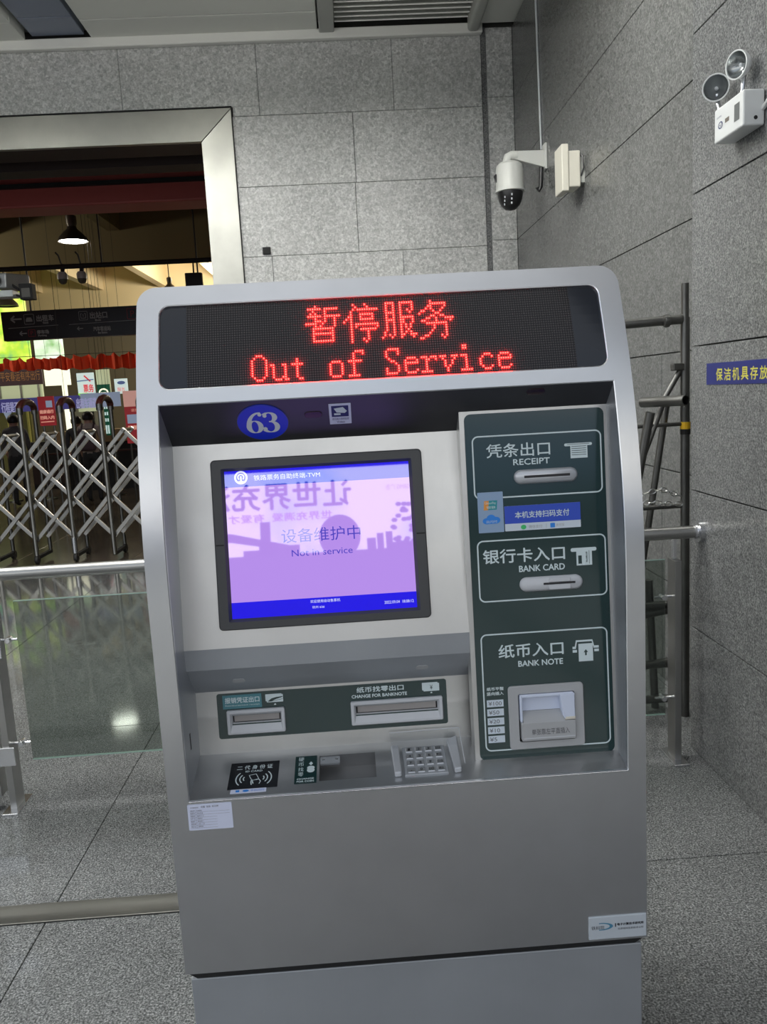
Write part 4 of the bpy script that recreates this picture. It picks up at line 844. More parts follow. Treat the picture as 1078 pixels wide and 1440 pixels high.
MB().tube([(1.43, 2.735, 2.50), (1.43, 2.62, 2.545), (1.43, 2.35, 2.66)], .008, 8).build('cable', M['em_white'], t, smooth=1)
for c_, ax in ((V((1.375, 2.960, 2.645)), (-.50, -.85, -.14)), (V((1.385, 2.822, 2.668)), (-.93, -.35, -.08))):
    ax = V(ax).normalized(); lh = MB().lathe(c_, ax, [(0, -.042), (.018, -.040), (.034, -.028), (.043, -.010), (.046, .004), (.046, .008), (.042, .008), (.041, .004)], 28).build('lamp_head', M['em_white'], t, smooth=50)
    MB().lathe(c_, ax, [(.041, .005), (.036, -.008), (.024, -.022), (.008, -.030), (0, -.030)], 28).build('reflector', M['reflector'], lh, smooth=50)
    MB().lathe(c_, ax, [(.006, -.028), (.006, -.012), (0, -.008)], 12).build('bulb', M['pale'], lh, smooth=50)
    b0 = c_-ax*.03+V((0, 0, -.03)); MB().tube([b0+V((0, 0, .012)), b0, (c_.x+.01, c_.y-.012, 2.562)], .007, 8).build('swivel_neck', M['chrome'], t, smooth=1)
a0 = -3.153; PG = Pl((XP, 3.153, 1.682), (0, -1, 0), (0, 0, -1)); mb = MB(); PG.plate(mb, 0, .62, 0, .083, 0, .003)
sg = thing('storage_sign', 'blue wall sign with yellow characters on the right granite wall', 'sign', (XP, 2.85, 1.60)); mb.build('sign_board', M['blue_sign'], sg)
mb = MB()
for q, ch in enumerate('保洁机具存放处'): PG.text(mb, ch, .085+.066*q, .138+.066*q, .022, .068, .0036, bold=.0008)
mb.bs('lettering', M['yellow_ink'], sg)

# ------------------------------------------------------------------ scaffold parts in the nook
YS = 3.62
def sx(px, py, Y=YS): return at(px, py, Y)
sf = thing('scaffold_frame', 'upright steel scaffold frame leaning in the dark wall nook behind the handrail', 'scaffold frame', (1.55, YS, 0))
MB().tube([(1.55, YS, 0), (1.547, YS, 1.90)], .021, 14).build('upright', M['tubes'], sf, smooth=1); MB().tube([(1.547, YS, 1.88), (1.547, YS, 2.05)], .017, 14).build('spigot', M['tubes'], sf, smooth=1)
a, b_ = sx(850, 458), sx(958, 449); MB().tube([a+V((-.25, 0, -.01)), b_], .021, 12).build('ledger', M['tubes'], sf, smooth=1)
a, b_ = sx(850, 603), sx(958, 596); MB().tube([a+V((-.25, 0, 0)), b_], .010, 10).build('rung', M['tubes'], sf, smooth=1)
a, b_ = sx(850, 719), sx(960, 711); MB().tube([a+V((-.25, 0, 0)), b_], .011, 10).build('rung', M['tubes'], sf, smooth=1)
a, b_ = sx(937, 452), sx(930, 456); MB().lathe(sx(934, 452)-V((0, .02, 0)), (1, 0, 0), [(0, -.012), (.027, -.012), (.03, 0), (.027, .012), (0, .012)], 14).build('coupler', M['tubes'], sf, smooth=40)
a = sx(958, 517); MB().box(a.x-.05, a.x, YS-.03, YS+.01, a.z-.012, a.z+.02).build('clamp', M['tubes'], sf, bevel=.004)
MB().tube([sx(957, 519), sx(936, 556), sx(905, 640)], .013, 10).build('brace', M['tubes'], sf, smooth=1)
a = sx(961, 597); mb = MB(); mb.tube([(1.549, YS, a.z-.02), (1.549, YS, a.z+.012)], .0235, 14); mb.build('yellow_band', M['yellow'], sf); MB().tube([(1.549, YS, a.z-.045), (1.549, YS, a.z-.021)], .0235, 14).build('black_band', M['matte_black'], sf)
YQ = 3.42
def hollow(name, label, p, q, r, grp=None):
    p, q = V(p), V(q); mb = MB(); mb.tube([p, q], r, 18, cap=False); mb.tube([p, q], r*.82, 18, cap=False)
    d = (q-p).normalized()
    for e, s_ in ((p, -1), (q, 1)):
        a = V((0, 0, 1)) if abs(d.z) < .9 else V((1, 0, 0)); n_ = d.cross(a).normalized(); b2 = d.cross(n_); vs = []
        for k_ in range(18): an = 2*math.pi*k_/18; vs += [e+(n_*math.cos(an)+b2*math.sin(an))*r, e+(n_*math.cos(an)+b2*math.sin(an))*r*.82]
        mb.add(vs, [(2*k_, 2*k_+1, (2*k_+3) % 36, (2*k_+2) % 36) for k_ in range(18)])
    return tag(mb.build(name, M['tubes'], loc=(p+q)/2, smooth=40), label, 'steel tube', grp)
p = sx(964, 563, 3.38); q = sx(903, 566, 3.62); hollow('steel_tube', 'thick level steel tube with open round end beside the granite pilaster', q, p, .0235)
hollow('steel_tube', 'steel tube leaning down to the left just below the level tube', sx(914, 580, 3.55), sx(866, 830, 3.66), .021)
hollow('steel_tube', 'long thin steel tube slanting down behind the chain', sx(938, 560, 3.68), sx(890, 880, 3.72), .016)
# chains
M['chain'] = mat('galvanised_chain', (.6, .6, .58), .3, 1)
def chain(pts, label):
    t = thing('chain', label, 'chain', sx(*pts[0], 3.5)); P3 = [sx(x, y, 3.52) for x, y in pts]; L_ = .034
    k_ = 0
    for a, b_ in zip(P3, P3[1:]):
        n_ = max(1, round((b_-a).length/(L_*.8)))
        for i in range(n_):
            c = a.lerp(b_, (i+.5)/n_); d = (b_-a).normalized(); s_ = V((0, 0, 1)) if k_ % 2 == 0 else V((0, 1, 0)); s_ = (s_-d*s_.dot(d)).normalized(); k_ += 1
            ring_ = [c+d*(L_*.5*math.cos(t_))*1.0+s_*(.0105*math.sin(t_)) for t_ in [2*math.pi*j/12 for j in range(13)]]
            MB().tube(ring_, .0026, 6, cap=False).build('link', M['chain'], t, smooth=1)
chain([(895, 697), (930, 688), (957, 698)], 'upper galvanised chain sagging between the scaffold tubes')
chain([(888, 712), (912, 707), (958, 709)], 'lower galvanised chain stretched along the scaffold rung')
# low dark bundle on the floor behind glass
t = thing('frame_stack', 'stack of dark steel frames lying low behind the right glass panel', 'scaffold frames', (1.1, 3.75, 0))
for i, z in enumerate((.08, .16, .26, .42, .56)):
    MB().tube([(.75, 3.66+.02*(i % 2), z), (1.55, 3.7, z+(.10 if i % 2 else -.02))], .019, 10).build('frame_tube', M['tubes'], t, smooth=1)
MB().tube([(.9, 3.74, 0), (.93, 3.74, .62)], .019, 10).build('frame_tube', M['tubes'], t, smooth=1); MB().tube([(1.45, 3.74, 0), (1.42, 3.74, .66)], .019, 10).build('frame_tube', M['tubes'], t, smooth=1)

# ------------------------------------------------------------------ folding gate
gt = thing('folding_gate', 'retractable stainless scissor gate standing across the doorway', 'gate', (-3.2, 8.8, 0))
GP = .416; GX0 = -3.450
idx = [k_ for k_ in range(-6, 6)]
for k_ in idx:
    x = GX0+GP*k_; yf_, yr_ = 8.60, 9.0; zt = 1.66
    ar = MB().tube([(x, yf_, .06), (x, yf_, zt)], .024, 12).build('front_leg', M['alu'], gt, smooth=1)
    MB().tube([(x, yr_, .06), (x, yr_, zt)], .021, 12).build('rear_leg', M['gate_dark'], gt, smooth=1)
    pts = [(x, (yf_+yr_)/2-.2*math.cos(math.radians(a)), zt+.085*math.sin(math.radians(a))) for a in range(0, 181, 15)]
    MB().tube(pts, .036, 10).build('arch_cap', M['arch_red'], gt, smooth=1)
    MB().tube([(x, yf_, zt-.05), (x, yf_, zt+.02)], .036, 12).build('cap_collar', M['gate_dark'], gt, smooth=1); MB().tube([(x, yr_, zt-.05), (x, yr_, zt+.02)], .034, 12).build('cap_collar', M['gate_dark'], gt, smooth=1)
    MB().box(x-.02, x+.02, yf_, yr_, .05, .085).build('foot_bar', M['matte_black'], gt)
    for yy in ((yf_, yr_) if k_ % 3 == 1 else (yr_,) if k_ % 3 == 2 else (yf_,)):
        MB().lathe((x-.018, yy, .05), (1, 0, 0), [(0, 0), (.046, 0), (.05, .006), (.05, .03), (.046, .036), (0, .036)], 18).build('caster', M['rubber'], gt, smooth=40)
    if k_ % 3 == 1: MB().tube([(x, yf_-.01, .10), (x, yf_-.01, .27)], .03, 12).build('leg_sleeve', M['chrome'], gt, smooth=1)
zt_, zb_ = 1.39, .25; span = 2.5*GP
def bar(x0, z0, x1, z1, y, m):
    d = V((x1-x0, 0, z1-z0)).normalized(); n_ = V((-d.z, 0, d.x))*.021; Yv = V((0, .011, 0)); a = V((x0, y, z0))-d*.02; b2 = V((x1, y, z1))+d*.02
    MB().hexa([a-n_-Yv, b2-n_-Yv, b2-n_+Yv, a-n_+Yv, a+n_-Yv, b2+n_-Yv, b2+n_+Yv, a+n_+Yv]).build('lattice_bar', m, gt, bevel=.004)
for k_ in range(-7, 6):
    xt = GX0+GP*(k_+.5)
    bar(xt-span, zb_, xt, zt_, 8.64, M['alu']); bar(xt-span+.01, zb_, xt+.01, zt_, 8.955, M['alu'])
    bar(xt, zt_, xt+span, zb_, 8.665, M['alu']); 
    MB().tube([(xt, 8.62, zt_), (xt, 8.98, zt_)], .018, 8).build('pivot_pin', M['gate_dark'], gt)

# ------------------------------------------------------------------ concourse furnishings
def board(name, label, cat, px0, py0, px1, py1, Y, m, th=.05, parts=(), hang=None, grp=None, kind=None):
    """upright board facing the doorway; pixel corners give its place on the plane Y"""
    a, b_ = at(px0, py0, Y), at(px1, py1, Y); t = thing(name, label, cat, (a.x, Y, b_.z), grp)
    MB().box(a.x, b_.x, Y, Y+th, b_.z, a.z).build('board', m, t)
    if name in HUNG:
        for f_ in (.12, .88): x = a.x+(b_.x-a.x)*f_; MB().tube([(x, Y+th/2, a.z), (x, Y+th/2, 6.1 if Y+th > 18.4 else 6.3)], .003, 4).build('hanger_rod', M['matte_black'], t)
    return t, a, b_
HUNG = {'flower_picture', 'garden_picture', 'script_banner', 'lit_panel', 'fare_poster', 'green_exit_sign', 'lantern_poster', 'medical_sign', 'office_window', 'pillar_panel', 'lane_banner'}
# hanging direction sign
t = thing('direction_sign', 'long black hanging direction sign with grey characters and arrows', 'sign', (-4.2, 14, 2.82))
sx0, sx1, sz1, sz0 = -5.73, -1.6, 3.313, 2.835
MB().box(sx0, sx1, 14, 14.15, sz0, sz1).build('sign_board', M['sign_black'], t)
for x in (-5.25, -2.4): MB().tube([(x, 14.07, sz1), (x, 14.07, 6.3)], .015, 6).build('hanger_rod', M['matte_black'], t)
PD = Pl((sx0, 14, sz1), (1, 0, 0), (0, 0, -1)); mb = MB()
def dpx(px, py): q = at(px, py, 14); return q.x-sx0, sz1-q.z
def dtext(s_, x0, y0, x1, y1, m=0): a = dpx(x0, y0); b_ = dpx(x1, y1); PD.text(mb, s_, a[0], b_[0], a[1], b_[1], .006, m, bold=.004)
def arrow(cx, cy, s_, up=False):
    u, v = dpx(cx, cy); PD.line(mb, [(u-s_, v), (u+s_, v)], s_*.3, .006); PD.line(mb, [(u-s_*.3, v-s_*.6), (u-s_, v), (u-s_*.3, v+s_*.6)], s_*.3, .0065)
arrow(23, 449, .09); arrow(33, 469, .06); arrow(113, 462, .05)
dtext('出租车', 51, 443.5, 76, 451); dtext('TAXI', 60, 453, 68, 455); dtext('停车场', 52, 464.5, 69, 469); dtext('Parking', 54, 471, 66, 473); dtext('出站口', 126, 439, 151, 447); dtext('Exit', 134, 449, 142, 451); dtext('汽车客运站', 131, 459.5, 156, 464.5); dtext('Bus Station', 138, 466.5, 151, 468.5)
for cx, cy, s_ in ((41, 449, .085), (117, 444, .075)):
    u, v = dpx(cx, cy); PD.outline(mb, u-s_, u+s_, v-s_, v+s_, .02, .008, .006)
u, v = dpx(41, 450); PD.flat(mb, [[(u-.055, v+.03), (u-.055, v), (u-.035, v-.04), (u+.035, v-.04), (u+.055, v), (u+.055, v+.03)]], .006)
u, v = dpx(117, 444); PD.line(mb, [(u-.02, v-.035), (u-.04, v-.035), (u-.04, v+.04), (u+.04, v+.04), (u+.04, v-.035), (u+.02, v-.035)], .01, .006); PD.line(mb, [(u, v+.015), (u, v-.03)], .01, .006)
for x0, y0, x1, y1 in ((12, 462, 82, 457), (97, 456.5, 190, 450)):
    a = dpx(x0, y0); b_ = dpx(x1, y1); PD.line(mb, [a, b_], .008, .006)
mb.bs('lettering', M['sign_grey'], t)
mb = MB()
for cx, cy, s_ in ((45, 468.5, .06), (186, 441, .09)):
    u, v = dpx(cx, cy); PD.outline(mb, u-s_, u+s_, v-s_, v+s_, .015, .008, .006); PD.text(mb, 'P', u-s_*.35, u+s_*.35, v-s_*.55, v+s_*.55, .006)
mb.bs('parking_mark', M['sign_red'], t)
# bunting
t = thing('red_bunting', 'orange-red scalloped bunting hung in a long band below the direction sign', 'bunting', (-5.3, 16, 2.3))
mb = MB(); nU = 110; xa, xb = -7.6, -2.6
vs = []
for i in range(nU+1):
    f = i/nU; x = xa+(xb-xa)*f; y = 16+.05*math.sin(i*1.9)+.03*math.sin(i*.7)
    top = 2.69-.06*abs(math.sin(f*60)) - (.045 if (i//2) % 5 == 0 else 0); bot = 2.47-.20*f*.8+.02*math.sin(i*.9)+.015*random.random()
    vs += [(x, y, top), (x, y+.02*math.sin(i*2.3), (top+bot)/2), (x, y, bot)]
mb.add(vs, [(3*i, 3*i+3, 3*i+4, 3*i+1) for i in range(nU)]+[(3*i+1, 3*i+4, 3*i+5, 3*i+2) for i in range(nU)]); mb.build('fabric_band', M['garland'], t, smooth=60)
MB().tube([(xa-.2, 16.03, 2.70), (xb+.2, 16.03, 2.68)], .006, 6).build('cord', M['matte_black'], t)
# pendant lamps
def pendant(px, py, Y, label, on, r=.27):
    c = at(px, py, Y); t = thing('pendant_lamp', label, 'pendant lamp', (c.x, Y, c.z), 'high-bay pendant lamps')
    MB().lathe(c, (0, 0, 1), [(r, 0), (r*.93, r*.25), (r*.6, r*.62), (r*.33, r*.85), (r*.30, r*1.0), (.0, r*1.02)], 28).build('shade', M['lamp_shell'], t, smooth=40)
    MB().lathe(c+V((0, 0, r)), (0, 0, 1), [(r*.3, 0), (r*.36, .05), (r*.36, r*.7), (r*.2, r*.8), (0, r*.8)], 16).build('ballast', M['lamp_shell'], t, smooth=40)
    MB().tube([c+V((0, 0, r*1.7)), V((c.x, Y, 6.3))], .012, 6).build('cord', M['matte_black'], t)
    MB().lathe(c, (0, 0, 1), [(0, .03), (r*.85, .03), (r*.9, .01)], 28).build('diffuser', M['lamp_on'] if on else M['lamp_shell'], t)
    return t
pendant(103, 340, 15.6, 'lit bell-shaped pendant lamp hanging in the middle of the doorway view', True)
pendant(10, 431, 19, 'unlit dark pendant lamp hanging just above the left end of the black direction sign', False, .25)
pendant(239, 408, 19, 'unlit pendant lamp hanging right above the ticket machine corner', False, .16)
for x, y, e in ((-9.5, 15, 240), (-1.8, 20, 260), (-3.0, 23.5, 620)):   # unseen high-bay lamps added for ambient light in the concourse
    c = V((x, y, 5.0)); t = thing('pendant_lamp', {-9.5: 'added unseen high-bay lamp on the far left side of the concourse', -1.8: 'added unseen high-bay lamp on the far right side of the concourse', -3.0: 'added unseen high-bay lamp deep in the concourse near the ticket windows'}[x], 'pendant lamp', c, 'high-bay pendant lamps')
    MB().lathe(c, (0, 0, 1), [(.27, 0), (.25, .07), (.16, .17), (.09, .23), (0, .27)], 24).build('shade', M['lamp_shell'], t, smooth=40)
    MB().lathe(c, (0, 0, 1), [(0, .03), (.23, .03)], 24).build('diffuser', M['lamp_on'], t); MB().tube([c+V((0, 0, .2)), (x, y, 6.3)], .012, 6).build('cord', M['matte_black'], t)
    l = bpy.data.lights.new('added_lamp_glow', 'POINT'); l.energy = e; l.color = (1, .9, .72); l.shadow_soft_size = .25; lo = bpy.data.objects.new('added_lamp_glow', l); COL.objects.link(lo); lo.parent = t; lo.location = (0, 0, -.25)
# surveillance cameras on the concourse pipe
for px, py, lb in ((88, 391, 'grey dome camera under the concourse beam, left of the pair'), (115, 390, 'grey dome camera under the concourse beam, right of the pair')):
    c = at(px, py, 12); t = thing('dome_camera', lb, 'camera', c, 'dome cameras under the concourse beam')
    MB().tube([c+V((0, 0, .02)), at(px, 371.5, 12)], .03, 10).build('bracket', M['matte_black'], t, smooth=1); MB().tube([c+V((0, 0, .2)), c+V((.04, -.2, .28)), c+V((.04, -.3, .30))], .012, 6).build('cable', M['matte_black'], t)
    MB().lathe(c, (0, 0, 1), [(0, .08), (.05, .08), (.07, .05), (.07, -.02)], 18).build('housing', M['bulk'], t, smooth=40); MB().lathe(c, (0, 0, -1), [(.065, .02), (.055, .06), (.03, .085), (0, .09)], 18).build('globe', mat('smoky_globe', (.10, .09, .07), .15), t, smooth=50)
c = at(8, 398, 9.2); t = thing('bullet_camera', 'silver box camera aimed out of the doorway at the left edge', 'camera', c)
MB().hexa([c+V(p) for p in ((-.16, -.12, -.07), (.05, -.12, -.07), (.13, .35, -.05), (-.05, .35, -.05), (-.15, -.12, .09), (.06, -.12, .09), (.14, .35, .13), (-.05, .35, .13))]).build('housing', mat('camera_grey', (.30, .31, .31), .35, .3), t, bevel=.015)
MB().lathe(c+V((-.05, -.125, .01)), (0, -1, 0), [(0, 0), (.055, 0), (.06, .02), (.05, .02), (.03, .01), (0, .01)], 20).build('lens', M['black'], t, smooth=40)
MB().box(c.x-.25, c.x+.10, 9.1, 9.3, c.z-.16, c.z-.09).build('mount_plate', mat('mount_white', (.6, .65, .65), .4), t, bevel=.006)
c2 = at(39, 410, 9.2); MB().tube([(c.x+.06, 9.2, c.z-.02), (c2.x-.02, 9.2, c2.z-.03)], .014, 8).build('arm', M['matte_black'], t); MB().tube([(c.x+.08, 9.2, c.z-.13), (c2.x-.02, 9.2, c2.z-.07)], .014, 8).build('arm', M['matte_black'], t)
MB().tube([(c.x-.25, 9.2, c.z-.12), (c.x-1.6, 9.4, c.z-.1), (c.x-1.6, 9.6, c.z+.4)], .03, 8).build('mount_pipe', M['matte_black'], t)
MB().box(c2.x-.07, c2.x+.07, 9.14, 9.26, c2.z-.09, c2.z+.08).build('floodlight', M['matte_black'], t, bevel=.006); MB().box(c2.x-.045, c2.x+.045, 9.136, 9.14, c2.z-.065, c2.z+.03).build('floodlight_glass', mat('floodlight_glass', (.09, .085, .07), .3), t)
c = at(273, 396, 12); t = thing('floodlight', 'small black floodlight box above the left corner of the ticket machine', 'floodlight', c)
MB().box(c.x-.12, c.x+.12, 11.95, 12.05, c.z-.12, c.z+.12).build('case', M['matte_black'], t, bevel=.01); MB().tube([(c.x, 12, c.z), at(271, 366, 12)], .012, 6).build('drop_rod', M['matte_black'], t)
# lit pictures and wall pieces at the far side
def dither(name, c1, c2, c3, sc, es=1.0):
    m = mat(name, c1, .5); N, K, b = nodes(m); g = N.new('ShaderNodeNewGeometry'); n1 = N.new('ShaderNodeTexNoise'); n1.inputs['Scale'].default_value = sc; n1.inputs['Detail'].default_value = 4; r = N.new('ShaderNodeValToRGB')
    e = r.color_ramp.elements; e[0].position = .36; e[0].color = (*c1, 1); e[1].position = .62; e[1].color = (*c3, 1); x = e.new(.5); x.color = (*c2, 1)
    K.new(g.outputs['Position'], n1.inputs['Vector']); K.new(n1.outputs['Fac'], r.inputs[0]); K.new(r.outputs[0], b.inputs['Emission Color']); b.inputs['Emission Strength'].default_value = es; return m
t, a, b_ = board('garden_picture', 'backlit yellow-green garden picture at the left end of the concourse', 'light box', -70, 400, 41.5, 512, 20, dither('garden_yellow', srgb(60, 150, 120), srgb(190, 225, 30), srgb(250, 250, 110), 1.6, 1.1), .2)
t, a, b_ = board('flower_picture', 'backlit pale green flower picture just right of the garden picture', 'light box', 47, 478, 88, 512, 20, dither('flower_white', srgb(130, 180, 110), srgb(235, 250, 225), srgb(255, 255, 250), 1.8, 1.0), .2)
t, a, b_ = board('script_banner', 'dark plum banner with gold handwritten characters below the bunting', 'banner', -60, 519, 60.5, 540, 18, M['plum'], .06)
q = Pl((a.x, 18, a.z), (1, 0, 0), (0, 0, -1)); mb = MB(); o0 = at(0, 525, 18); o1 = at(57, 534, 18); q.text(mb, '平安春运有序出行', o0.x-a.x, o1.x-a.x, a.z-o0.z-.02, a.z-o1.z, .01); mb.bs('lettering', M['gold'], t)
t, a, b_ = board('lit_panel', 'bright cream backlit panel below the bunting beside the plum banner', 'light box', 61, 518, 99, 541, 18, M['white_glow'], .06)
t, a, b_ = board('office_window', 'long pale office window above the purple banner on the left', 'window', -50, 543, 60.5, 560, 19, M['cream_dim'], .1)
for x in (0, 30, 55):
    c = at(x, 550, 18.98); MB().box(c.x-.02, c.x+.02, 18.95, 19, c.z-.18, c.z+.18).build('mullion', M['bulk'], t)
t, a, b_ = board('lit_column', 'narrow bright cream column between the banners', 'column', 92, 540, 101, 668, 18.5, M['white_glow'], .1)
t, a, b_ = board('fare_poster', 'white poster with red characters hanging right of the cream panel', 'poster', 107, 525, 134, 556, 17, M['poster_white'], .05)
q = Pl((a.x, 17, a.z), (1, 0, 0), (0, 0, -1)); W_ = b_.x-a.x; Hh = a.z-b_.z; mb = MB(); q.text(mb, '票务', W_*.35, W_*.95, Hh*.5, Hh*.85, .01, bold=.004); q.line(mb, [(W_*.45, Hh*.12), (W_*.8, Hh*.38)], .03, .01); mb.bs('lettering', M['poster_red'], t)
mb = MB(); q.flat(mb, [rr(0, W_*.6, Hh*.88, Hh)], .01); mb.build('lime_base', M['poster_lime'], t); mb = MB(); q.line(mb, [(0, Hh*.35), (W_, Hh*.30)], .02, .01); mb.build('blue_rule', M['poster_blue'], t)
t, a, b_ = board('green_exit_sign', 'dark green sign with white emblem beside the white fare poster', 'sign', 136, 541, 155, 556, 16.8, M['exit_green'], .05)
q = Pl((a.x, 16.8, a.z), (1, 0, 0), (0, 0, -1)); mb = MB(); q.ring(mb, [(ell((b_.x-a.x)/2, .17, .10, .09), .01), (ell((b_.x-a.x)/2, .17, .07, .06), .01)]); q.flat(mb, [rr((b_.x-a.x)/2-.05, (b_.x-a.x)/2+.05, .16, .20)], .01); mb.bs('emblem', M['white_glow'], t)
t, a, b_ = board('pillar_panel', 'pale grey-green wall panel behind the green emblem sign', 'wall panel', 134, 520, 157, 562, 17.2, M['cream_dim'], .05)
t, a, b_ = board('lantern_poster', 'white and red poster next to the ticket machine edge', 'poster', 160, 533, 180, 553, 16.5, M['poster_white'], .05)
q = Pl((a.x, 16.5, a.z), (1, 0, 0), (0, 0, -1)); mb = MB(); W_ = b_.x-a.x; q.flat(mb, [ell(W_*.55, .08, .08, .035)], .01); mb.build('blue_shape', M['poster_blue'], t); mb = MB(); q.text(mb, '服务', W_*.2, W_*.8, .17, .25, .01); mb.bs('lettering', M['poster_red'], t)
t, a, b_ = board('lane_banner', 'purple banner with pale characters stretched above the scissor gate', 'banner', -60, 565, 113, 574.5, 13, M['banner_purple'], .03)
a2 = at(113, 558, 13); b2 = at(170, 571, 13); MB().box(a2.x, b2.x, 12.99, 13.02, b2.z, a.z+.02).build('grey_end', M['banner_grey'], t)
q = Pl((a.x, 13, a.z), (1, 0, 0), (0, 0, -1)); mb = MB(); Hh = a.z-b_.z
for s_, x0, x1 in (('行程是否', 2, 26), ('出租车通道', 108, 136)):
    e0 = at(x0, 565, 13).x-a.x; e1 = at(x1, 565, 13).x-a.x; q.text(mb, s_, e0, e1, Hh*.2+.01, Hh*1.0, .025, bold=.004)
mb.bs('lettering', M['banner_txt'], t)
for lb, x0, y0, x1, y1, y2 in (('red notice board behind the second arch of the scissor gate', 52, 558, 79, 598, 1), ('red and pink notice board right beside the ticket machine edge', 172, 550, 210, 622, 2)):
    Y_ = 12.0; t = thing('notice_board', lb, 'notice board', at(x0, y1, Y_), 'red notice boards'); a = at(x0, y0, Y_); b_ = at(x1, y1, Y_); MB().box(a.x, b_.x, Y_, Y_+.04, b_.z, a.z).build('board', M['notice_red'], t)
    q = Pl((a.x, Y_, a.z), (1, 0, 0), (0, 0, -1)); W_ = b_.x-a.x; Hh = a.z-b_.z
    mb = MB()
    if y2 == 1:
        q.flat(mb, [rr(W_*.5, W_*.9, Hh*.15, Hh*.38)], .004); mb.build('pale_square', M['banner_grey'], t); mb = MB(); q.text(mb, '健康通行', W_*.06, W_*.94, Hh*.46, Hh*.58, .004, bold=.003); q.text(mb, '扫码入内', W_*.06, W_*.94, Hh*.66, Hh*.78, .004, bold=.003); q.line(mb, [(W_*.08, Hh*.87), (W_*.92, Hh*.86)], .015, .004)
    else:
        q.flat(mb, [rr(0, W_, 0, Hh*.30)], .004); mb.build('pink_field', M['notice_pink'], t); mb = MB(); q.flat(mb, [rr(W_*.10, W_*.75, Hh*.45, Hh*.62)], .004); mb.build('pale_square', M['banner_grey'], t); mb = MB(); q.text(mb, '健康码', W_*.08, W_*.7, Hh*.66, Hh*.74, .004, bold=.003); q.text(mb, '请扫码', W_*.3, W_*.8, Hh*.34, Hh*.40, .004)
    mb.bs('lettering', M['notice_txt'], t)
    for xx in (a.x+.04, b_.x-.04): MB().tube([(xx, Y_+.03, 0), (xx, Y_+.03, b_.z)], .015, 8).build('stand_leg', M['gate_dark'], t)
# ticket hall booths
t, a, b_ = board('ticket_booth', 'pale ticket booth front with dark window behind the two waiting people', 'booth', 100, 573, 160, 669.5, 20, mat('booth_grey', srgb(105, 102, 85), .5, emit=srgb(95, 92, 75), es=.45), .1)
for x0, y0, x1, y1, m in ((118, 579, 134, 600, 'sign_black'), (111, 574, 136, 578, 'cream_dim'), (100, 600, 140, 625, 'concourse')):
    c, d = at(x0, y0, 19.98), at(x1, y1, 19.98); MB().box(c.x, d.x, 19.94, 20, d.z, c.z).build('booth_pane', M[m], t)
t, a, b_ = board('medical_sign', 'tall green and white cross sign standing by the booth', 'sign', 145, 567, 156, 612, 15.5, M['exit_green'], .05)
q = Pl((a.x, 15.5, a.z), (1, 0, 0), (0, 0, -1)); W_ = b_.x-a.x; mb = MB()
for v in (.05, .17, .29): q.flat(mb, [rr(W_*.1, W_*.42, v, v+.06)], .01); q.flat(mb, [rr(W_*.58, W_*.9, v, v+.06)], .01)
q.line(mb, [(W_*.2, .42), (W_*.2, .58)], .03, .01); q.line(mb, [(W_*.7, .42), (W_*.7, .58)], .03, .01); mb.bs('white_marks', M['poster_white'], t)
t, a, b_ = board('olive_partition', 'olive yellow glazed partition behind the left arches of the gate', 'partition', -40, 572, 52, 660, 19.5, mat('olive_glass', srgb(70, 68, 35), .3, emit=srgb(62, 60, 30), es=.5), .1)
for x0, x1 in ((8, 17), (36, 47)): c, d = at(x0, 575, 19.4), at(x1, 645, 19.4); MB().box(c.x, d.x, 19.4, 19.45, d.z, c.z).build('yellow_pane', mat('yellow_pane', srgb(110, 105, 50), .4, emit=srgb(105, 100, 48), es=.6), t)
c, d = at(2, 575, 19.3), at(22, 590, 19.3); mb = MB(); mb.add([(c.x, 19.3, c.z), (d.x, 19.3, c.z), (c.x+.1, 19.3, d.z)], [(0, 1, 2)]); mb.build('painted_reflection', M['banner_grey'], t)  # reflection on the glazing drawn as a flat pale triangle
t, a, b_ = board('service_counter', 'tan service counter running behind the waiting people', 'counter', 78, 608, 240, 616, 16, M['counter'], .5)
c = at(78, 616, 16); d = at(240, 616, 16); MB().box(c.x+.1, d.x-.1, 16.1, 16.4, 0, c.z).build('counter_base', M['sign_black'], t)
for k_, px in enumerate((12, 62, 160, 204)):
    c = at(px, 640, 15); t = thing('queue_post', ['queue barrier post at the far left beyond the gate', 'queue barrier post left of the second arch', 'queue barrier post right of the waiting people', 'queue barrier post near the right notice board'][k_], 'barrier post', (c.x, 15, 0), 'queue barrier posts')
    MB().lathe((c.x, 15, 0), (0, 0, 1), [(0, 0), (.16, 0), (.16, .02), (.03, .035), (.025, .04), (.025, .92), (.035, .94), (.035, .98), (0, .99)], 14).build('post', M['gate_dark'], t, smooth=35)
    MB().box(c.x, c.x+.42, 14.98, 15.02, .82, .85).build('belt', M['arch_red'], t)
for k_, px in enumerate((70, 190)):
    c = at(px, 640, 17); t = thing('dark_cabinet', ['dark low cabinet behind the gate left of the waiting people', 'dark low cabinet behind the gate by the right notice board'][k_], 'cabinet', (c.x, 17, 0)); MB().box(c.x-.4, c.x+.5, 17, 17.5, 0, 1.0).build('carcass', M['sign_black'], t, bevel=.02); MB().box(c.x-.38, c.x+.48, 16.99, 17, .1, .5).build('door', M['brown'], t)

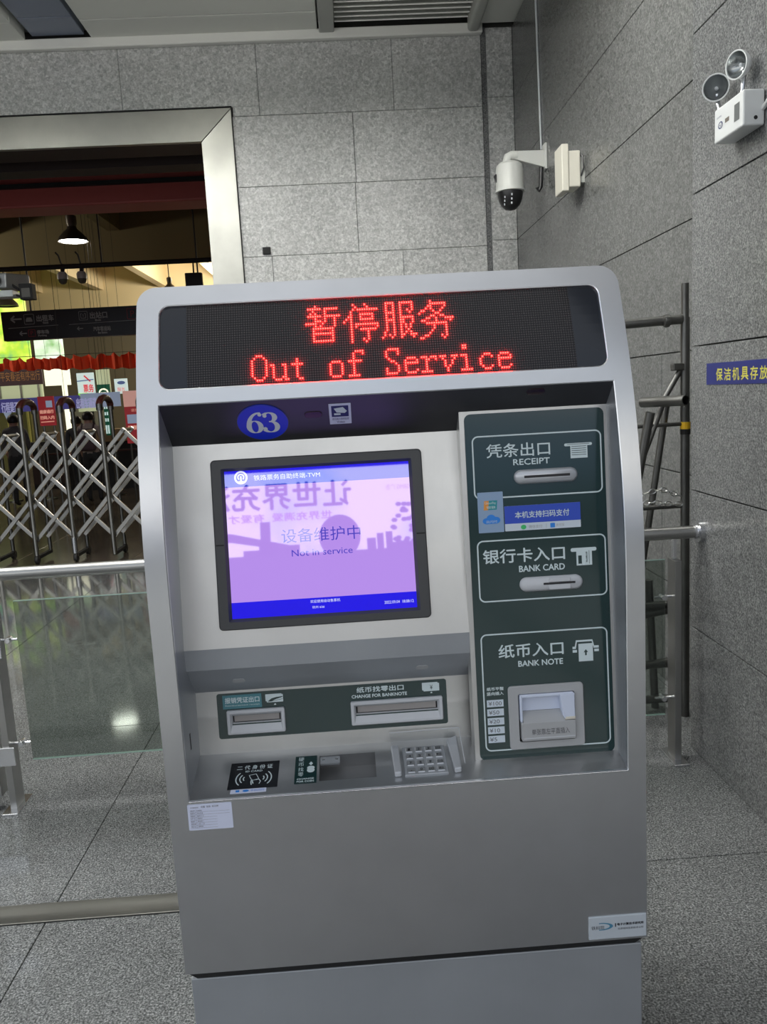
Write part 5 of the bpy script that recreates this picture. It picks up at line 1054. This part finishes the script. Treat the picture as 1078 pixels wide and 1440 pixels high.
# people seen from behind
def person(x, y, h, label, shirt, pants, pack=None, turn=0, face=False):
    s_ = h/1.7; t = thing('person', label, 'person', (x, y, 0)); t.rotation_euler = (0, 0, 0)
    J = {'pel': (0, 0, .95), 'sp': (0, 0, 1.15), 'ch': (0, .01, 1.32), 'nk': (0, .0, 1.46), 'hd': (0, .02, 1.54), 'ht': (0, .015, 1.64),
         'shl': (-.17, 0, 1.40), 'ell': (-.22, .02, 1.12), 'wrl': (-.20, .12, .92), 'hal': (-.19, .16, .85), 'shr': (.17, 0, 1.40), 'elr': (.22, .02, 1.12), 'wrr': (.20, .12, .92), 'har': (.19, .16, .85),
         'hil': (-.09, 0, .90), 'knl': (-.10, .02, .50), 'anl': (-.10, -.02, .09), 'tol': (-.11, .14, .04), 'hir': (.09, 0, .90), 'knr': (.10, .02, .50), 'anr': (.10, -.02, .09), 'tor': (.11, .14, .04)}
    Rr = {'pel': .13, 'sp': .12, 'ch': .135, 'nk': .055, 'hd': .085, 'ht': .075, 'shl': .065, 'ell': .045, 'wrl': .03, 'hal': .035, 'shr': .065, 'elr': .045, 'wrr': .03, 'har': .035, 'hil': .095, 'knl': .06, 'anl': .042, 'tol': .035, 'hir': .095, 'knr': .06, 'anr': .042, 'tor': .035}
    E_ = [('pel', 'sp'), ('sp', 'ch'), ('ch', 'nk'), ('nk', 'hd'), ('hd', 'ht'), ('ch', 'shl'), ('shl', 'ell'), ('ell', 'wrl'), ('wrl', 'hal'), ('ch', 'shr'), ('shr', 'elr'), ('elr', 'wrr'), ('wrr', 'har'), ('pel', 'hil'), ('hil', 'knl'), ('knl', 'anl'), ('anl', 'tol'), ('pel', 'hir'), ('hir', 'knr'), ('knr', 'anr'), ('anr', 'tor')]
    nm = list(J); me = bpy.data.meshes.new('body'); me.from_pydata([tuple(c*s_ for c in J[k_]) for k_ in nm], [(nm.index(a), nm.index(b2)) for a, b2 in E_], [])
    o = bpy.data.objects.new('tmp', me); COL.objects.link(o); md = o.modifiers.new('skin', 'SKIN'); md.use_smooth_shade = True
    for k_, sv in zip(nm, me.skin_vertices[0].data): r_ = Rr[k_]*s_; sv.radius = (r_, r_*.75 if k_ in ('ch', 'sp', 'pel') else r_); sv.use_root = k_ == 'pel'
    o.modifiers.new('sub', 'SUBSURF').levels = 2; bpy.context.view_layer.update()
    m2 = bpy.data.meshes.new_from_object(o.evaluated_get(bpy.context.evaluated_depsgraph_get())); bpy.data.objects.remove(o)
    bo = bpy.data.objects.new('body', m2); COL.objects.link(bo); bo.parent = t; m2.materials.clear()
    for m in (M['skin'], shirt, pants, M['rubber']): m2.materials.append(m)
    for p in m2.polygons:
        z = p.center.z/s_; ax = abs(p.center.x)/s_; p.use_smooth = True
        p.material_index = 3 if z < .09 else (0 if z > 1.47 or (ax > .165 and z < 1.02 and z > .75) else (1 if z > .94 or ax > .155 and z > .9 else 2))
    mb = MB(); off = V((x, y, 0))
    mb.lathe((x, y+.01*s_, 1.585*s_), (0, 0, 1), [(.085*s_, -.055*s_), (.100*s_, -.02*s_), (.098*s_, .03*s_), (.075*s_, .075*s_), (.035*s_, .10*s_), (0, .105*s_)], 20); mb.build('hair', M['hair'], t, smooth=50)
    for sx_ in (-1, 1): MB().lathe((x+sx_*.09*s_, y+.02*s_, 1.565*s_), (sx_, 0, 0), [(0, -.01), (.022*s_, 0), (.018*s_, .012*s_), (0, .015*s_)], 10).build('ear', M['skin'], t, smooth=50)
    if pack:
        MB().box(x-.15*s_, x+.15*s_, y-.26*s_, y-.10*s_, .98*s_, 1.38*s_).build('backpack', pack, t, bevel=.05, seg=4)
        for q_ in (-1, 1): MB().tube([(x+q_*.10*s_, y-.11*s_, 1.36*s_), (x+q_*.11*s_, y-.02*s_, 1.47*s_), (x+q_*.11*s_, y+.12*s_, 1.36*s_)], .016*s_, 8).build('strap', pack, t, smooth=1)
    return t
dk = mat('dark_trousers', (.012, .012, .014), .8)
a = at(136, 706, 13.9); person(a.x, 13.9, 1.60, 'person in pale shirt with plum backpack waiting beyond the scissor gate', mat('pale_shirt', (.30, .25, .22), .8), dk, mat('plum_backpack', (.045, .022, .03), .7))
a = at(119, 704, 14.3); person(a.x, 14.3, 1.53, 'person in dark clothes standing left of the one with the backpack', mat('dark_top', (.03, .03, .035), .8), dk)
a = at(33, 712, 14.0); person(a.x, 14.0, 1.62, 'person in black trousers and grey top at the far left beyond the gate', mat('grey_top', (.05, .048, .05), .8), dk, turn=.5)

# ------------------------------------------------------------------ fill lights added out of view to brighten walls and ceiling
for k_, (x, y) in enumerate(((-1.2, 4.6), (-1.2, 2.8), (-3.4, 4.6), (-3.4, 2.8), (.6, 4.0))):
    zl = 4.25; t = thing('fill_light', ['added square fill light nearest the portal', 'added square fill light over the handrail', 'added square fill light left of the portal', 'added square fill light over the left floor', 'added square fill light near the granite side wall'][k_], 'fill light', (x, y, zl), 'added fill lights')
    MB().box(x-.32, x+.32, y-.32, y+.32, zl-.03, zl+.03).build('frame', M['trim_white'], t, bevel=.004)
    MB().box(x-.28, x+.28, y-.28, y+.28, zl-.034, zl-.03).build('diffuser', M['fill_light'], t); MB().box(x-.28, x+.28, y-.28, y+.28, zl+.03, zl+.034).build('upper_diffuser', M['fill_light'], t)
    for dx in (-.25, .25): MB().tube([(x+dx, y, zl+.03), (x+dx, y, ZC)], .004, 6).build('suspension_wire', M['trim_white'], t)
    for e_, rx, dz in ((46, 0, -.04), (34, math.pi, .04)):
        l = bpy.data.lights.new('fill_glow', 'AREA'); l.size = .56; l.energy = e_; l.color = (1, .99, .96); lo = bpy.data.objects.new('fill_glow', l); COL.objects.link(lo); lo.parent = t; lo.location = (0, 0, dz); lo.rotation_euler = (rx, 0, 0)
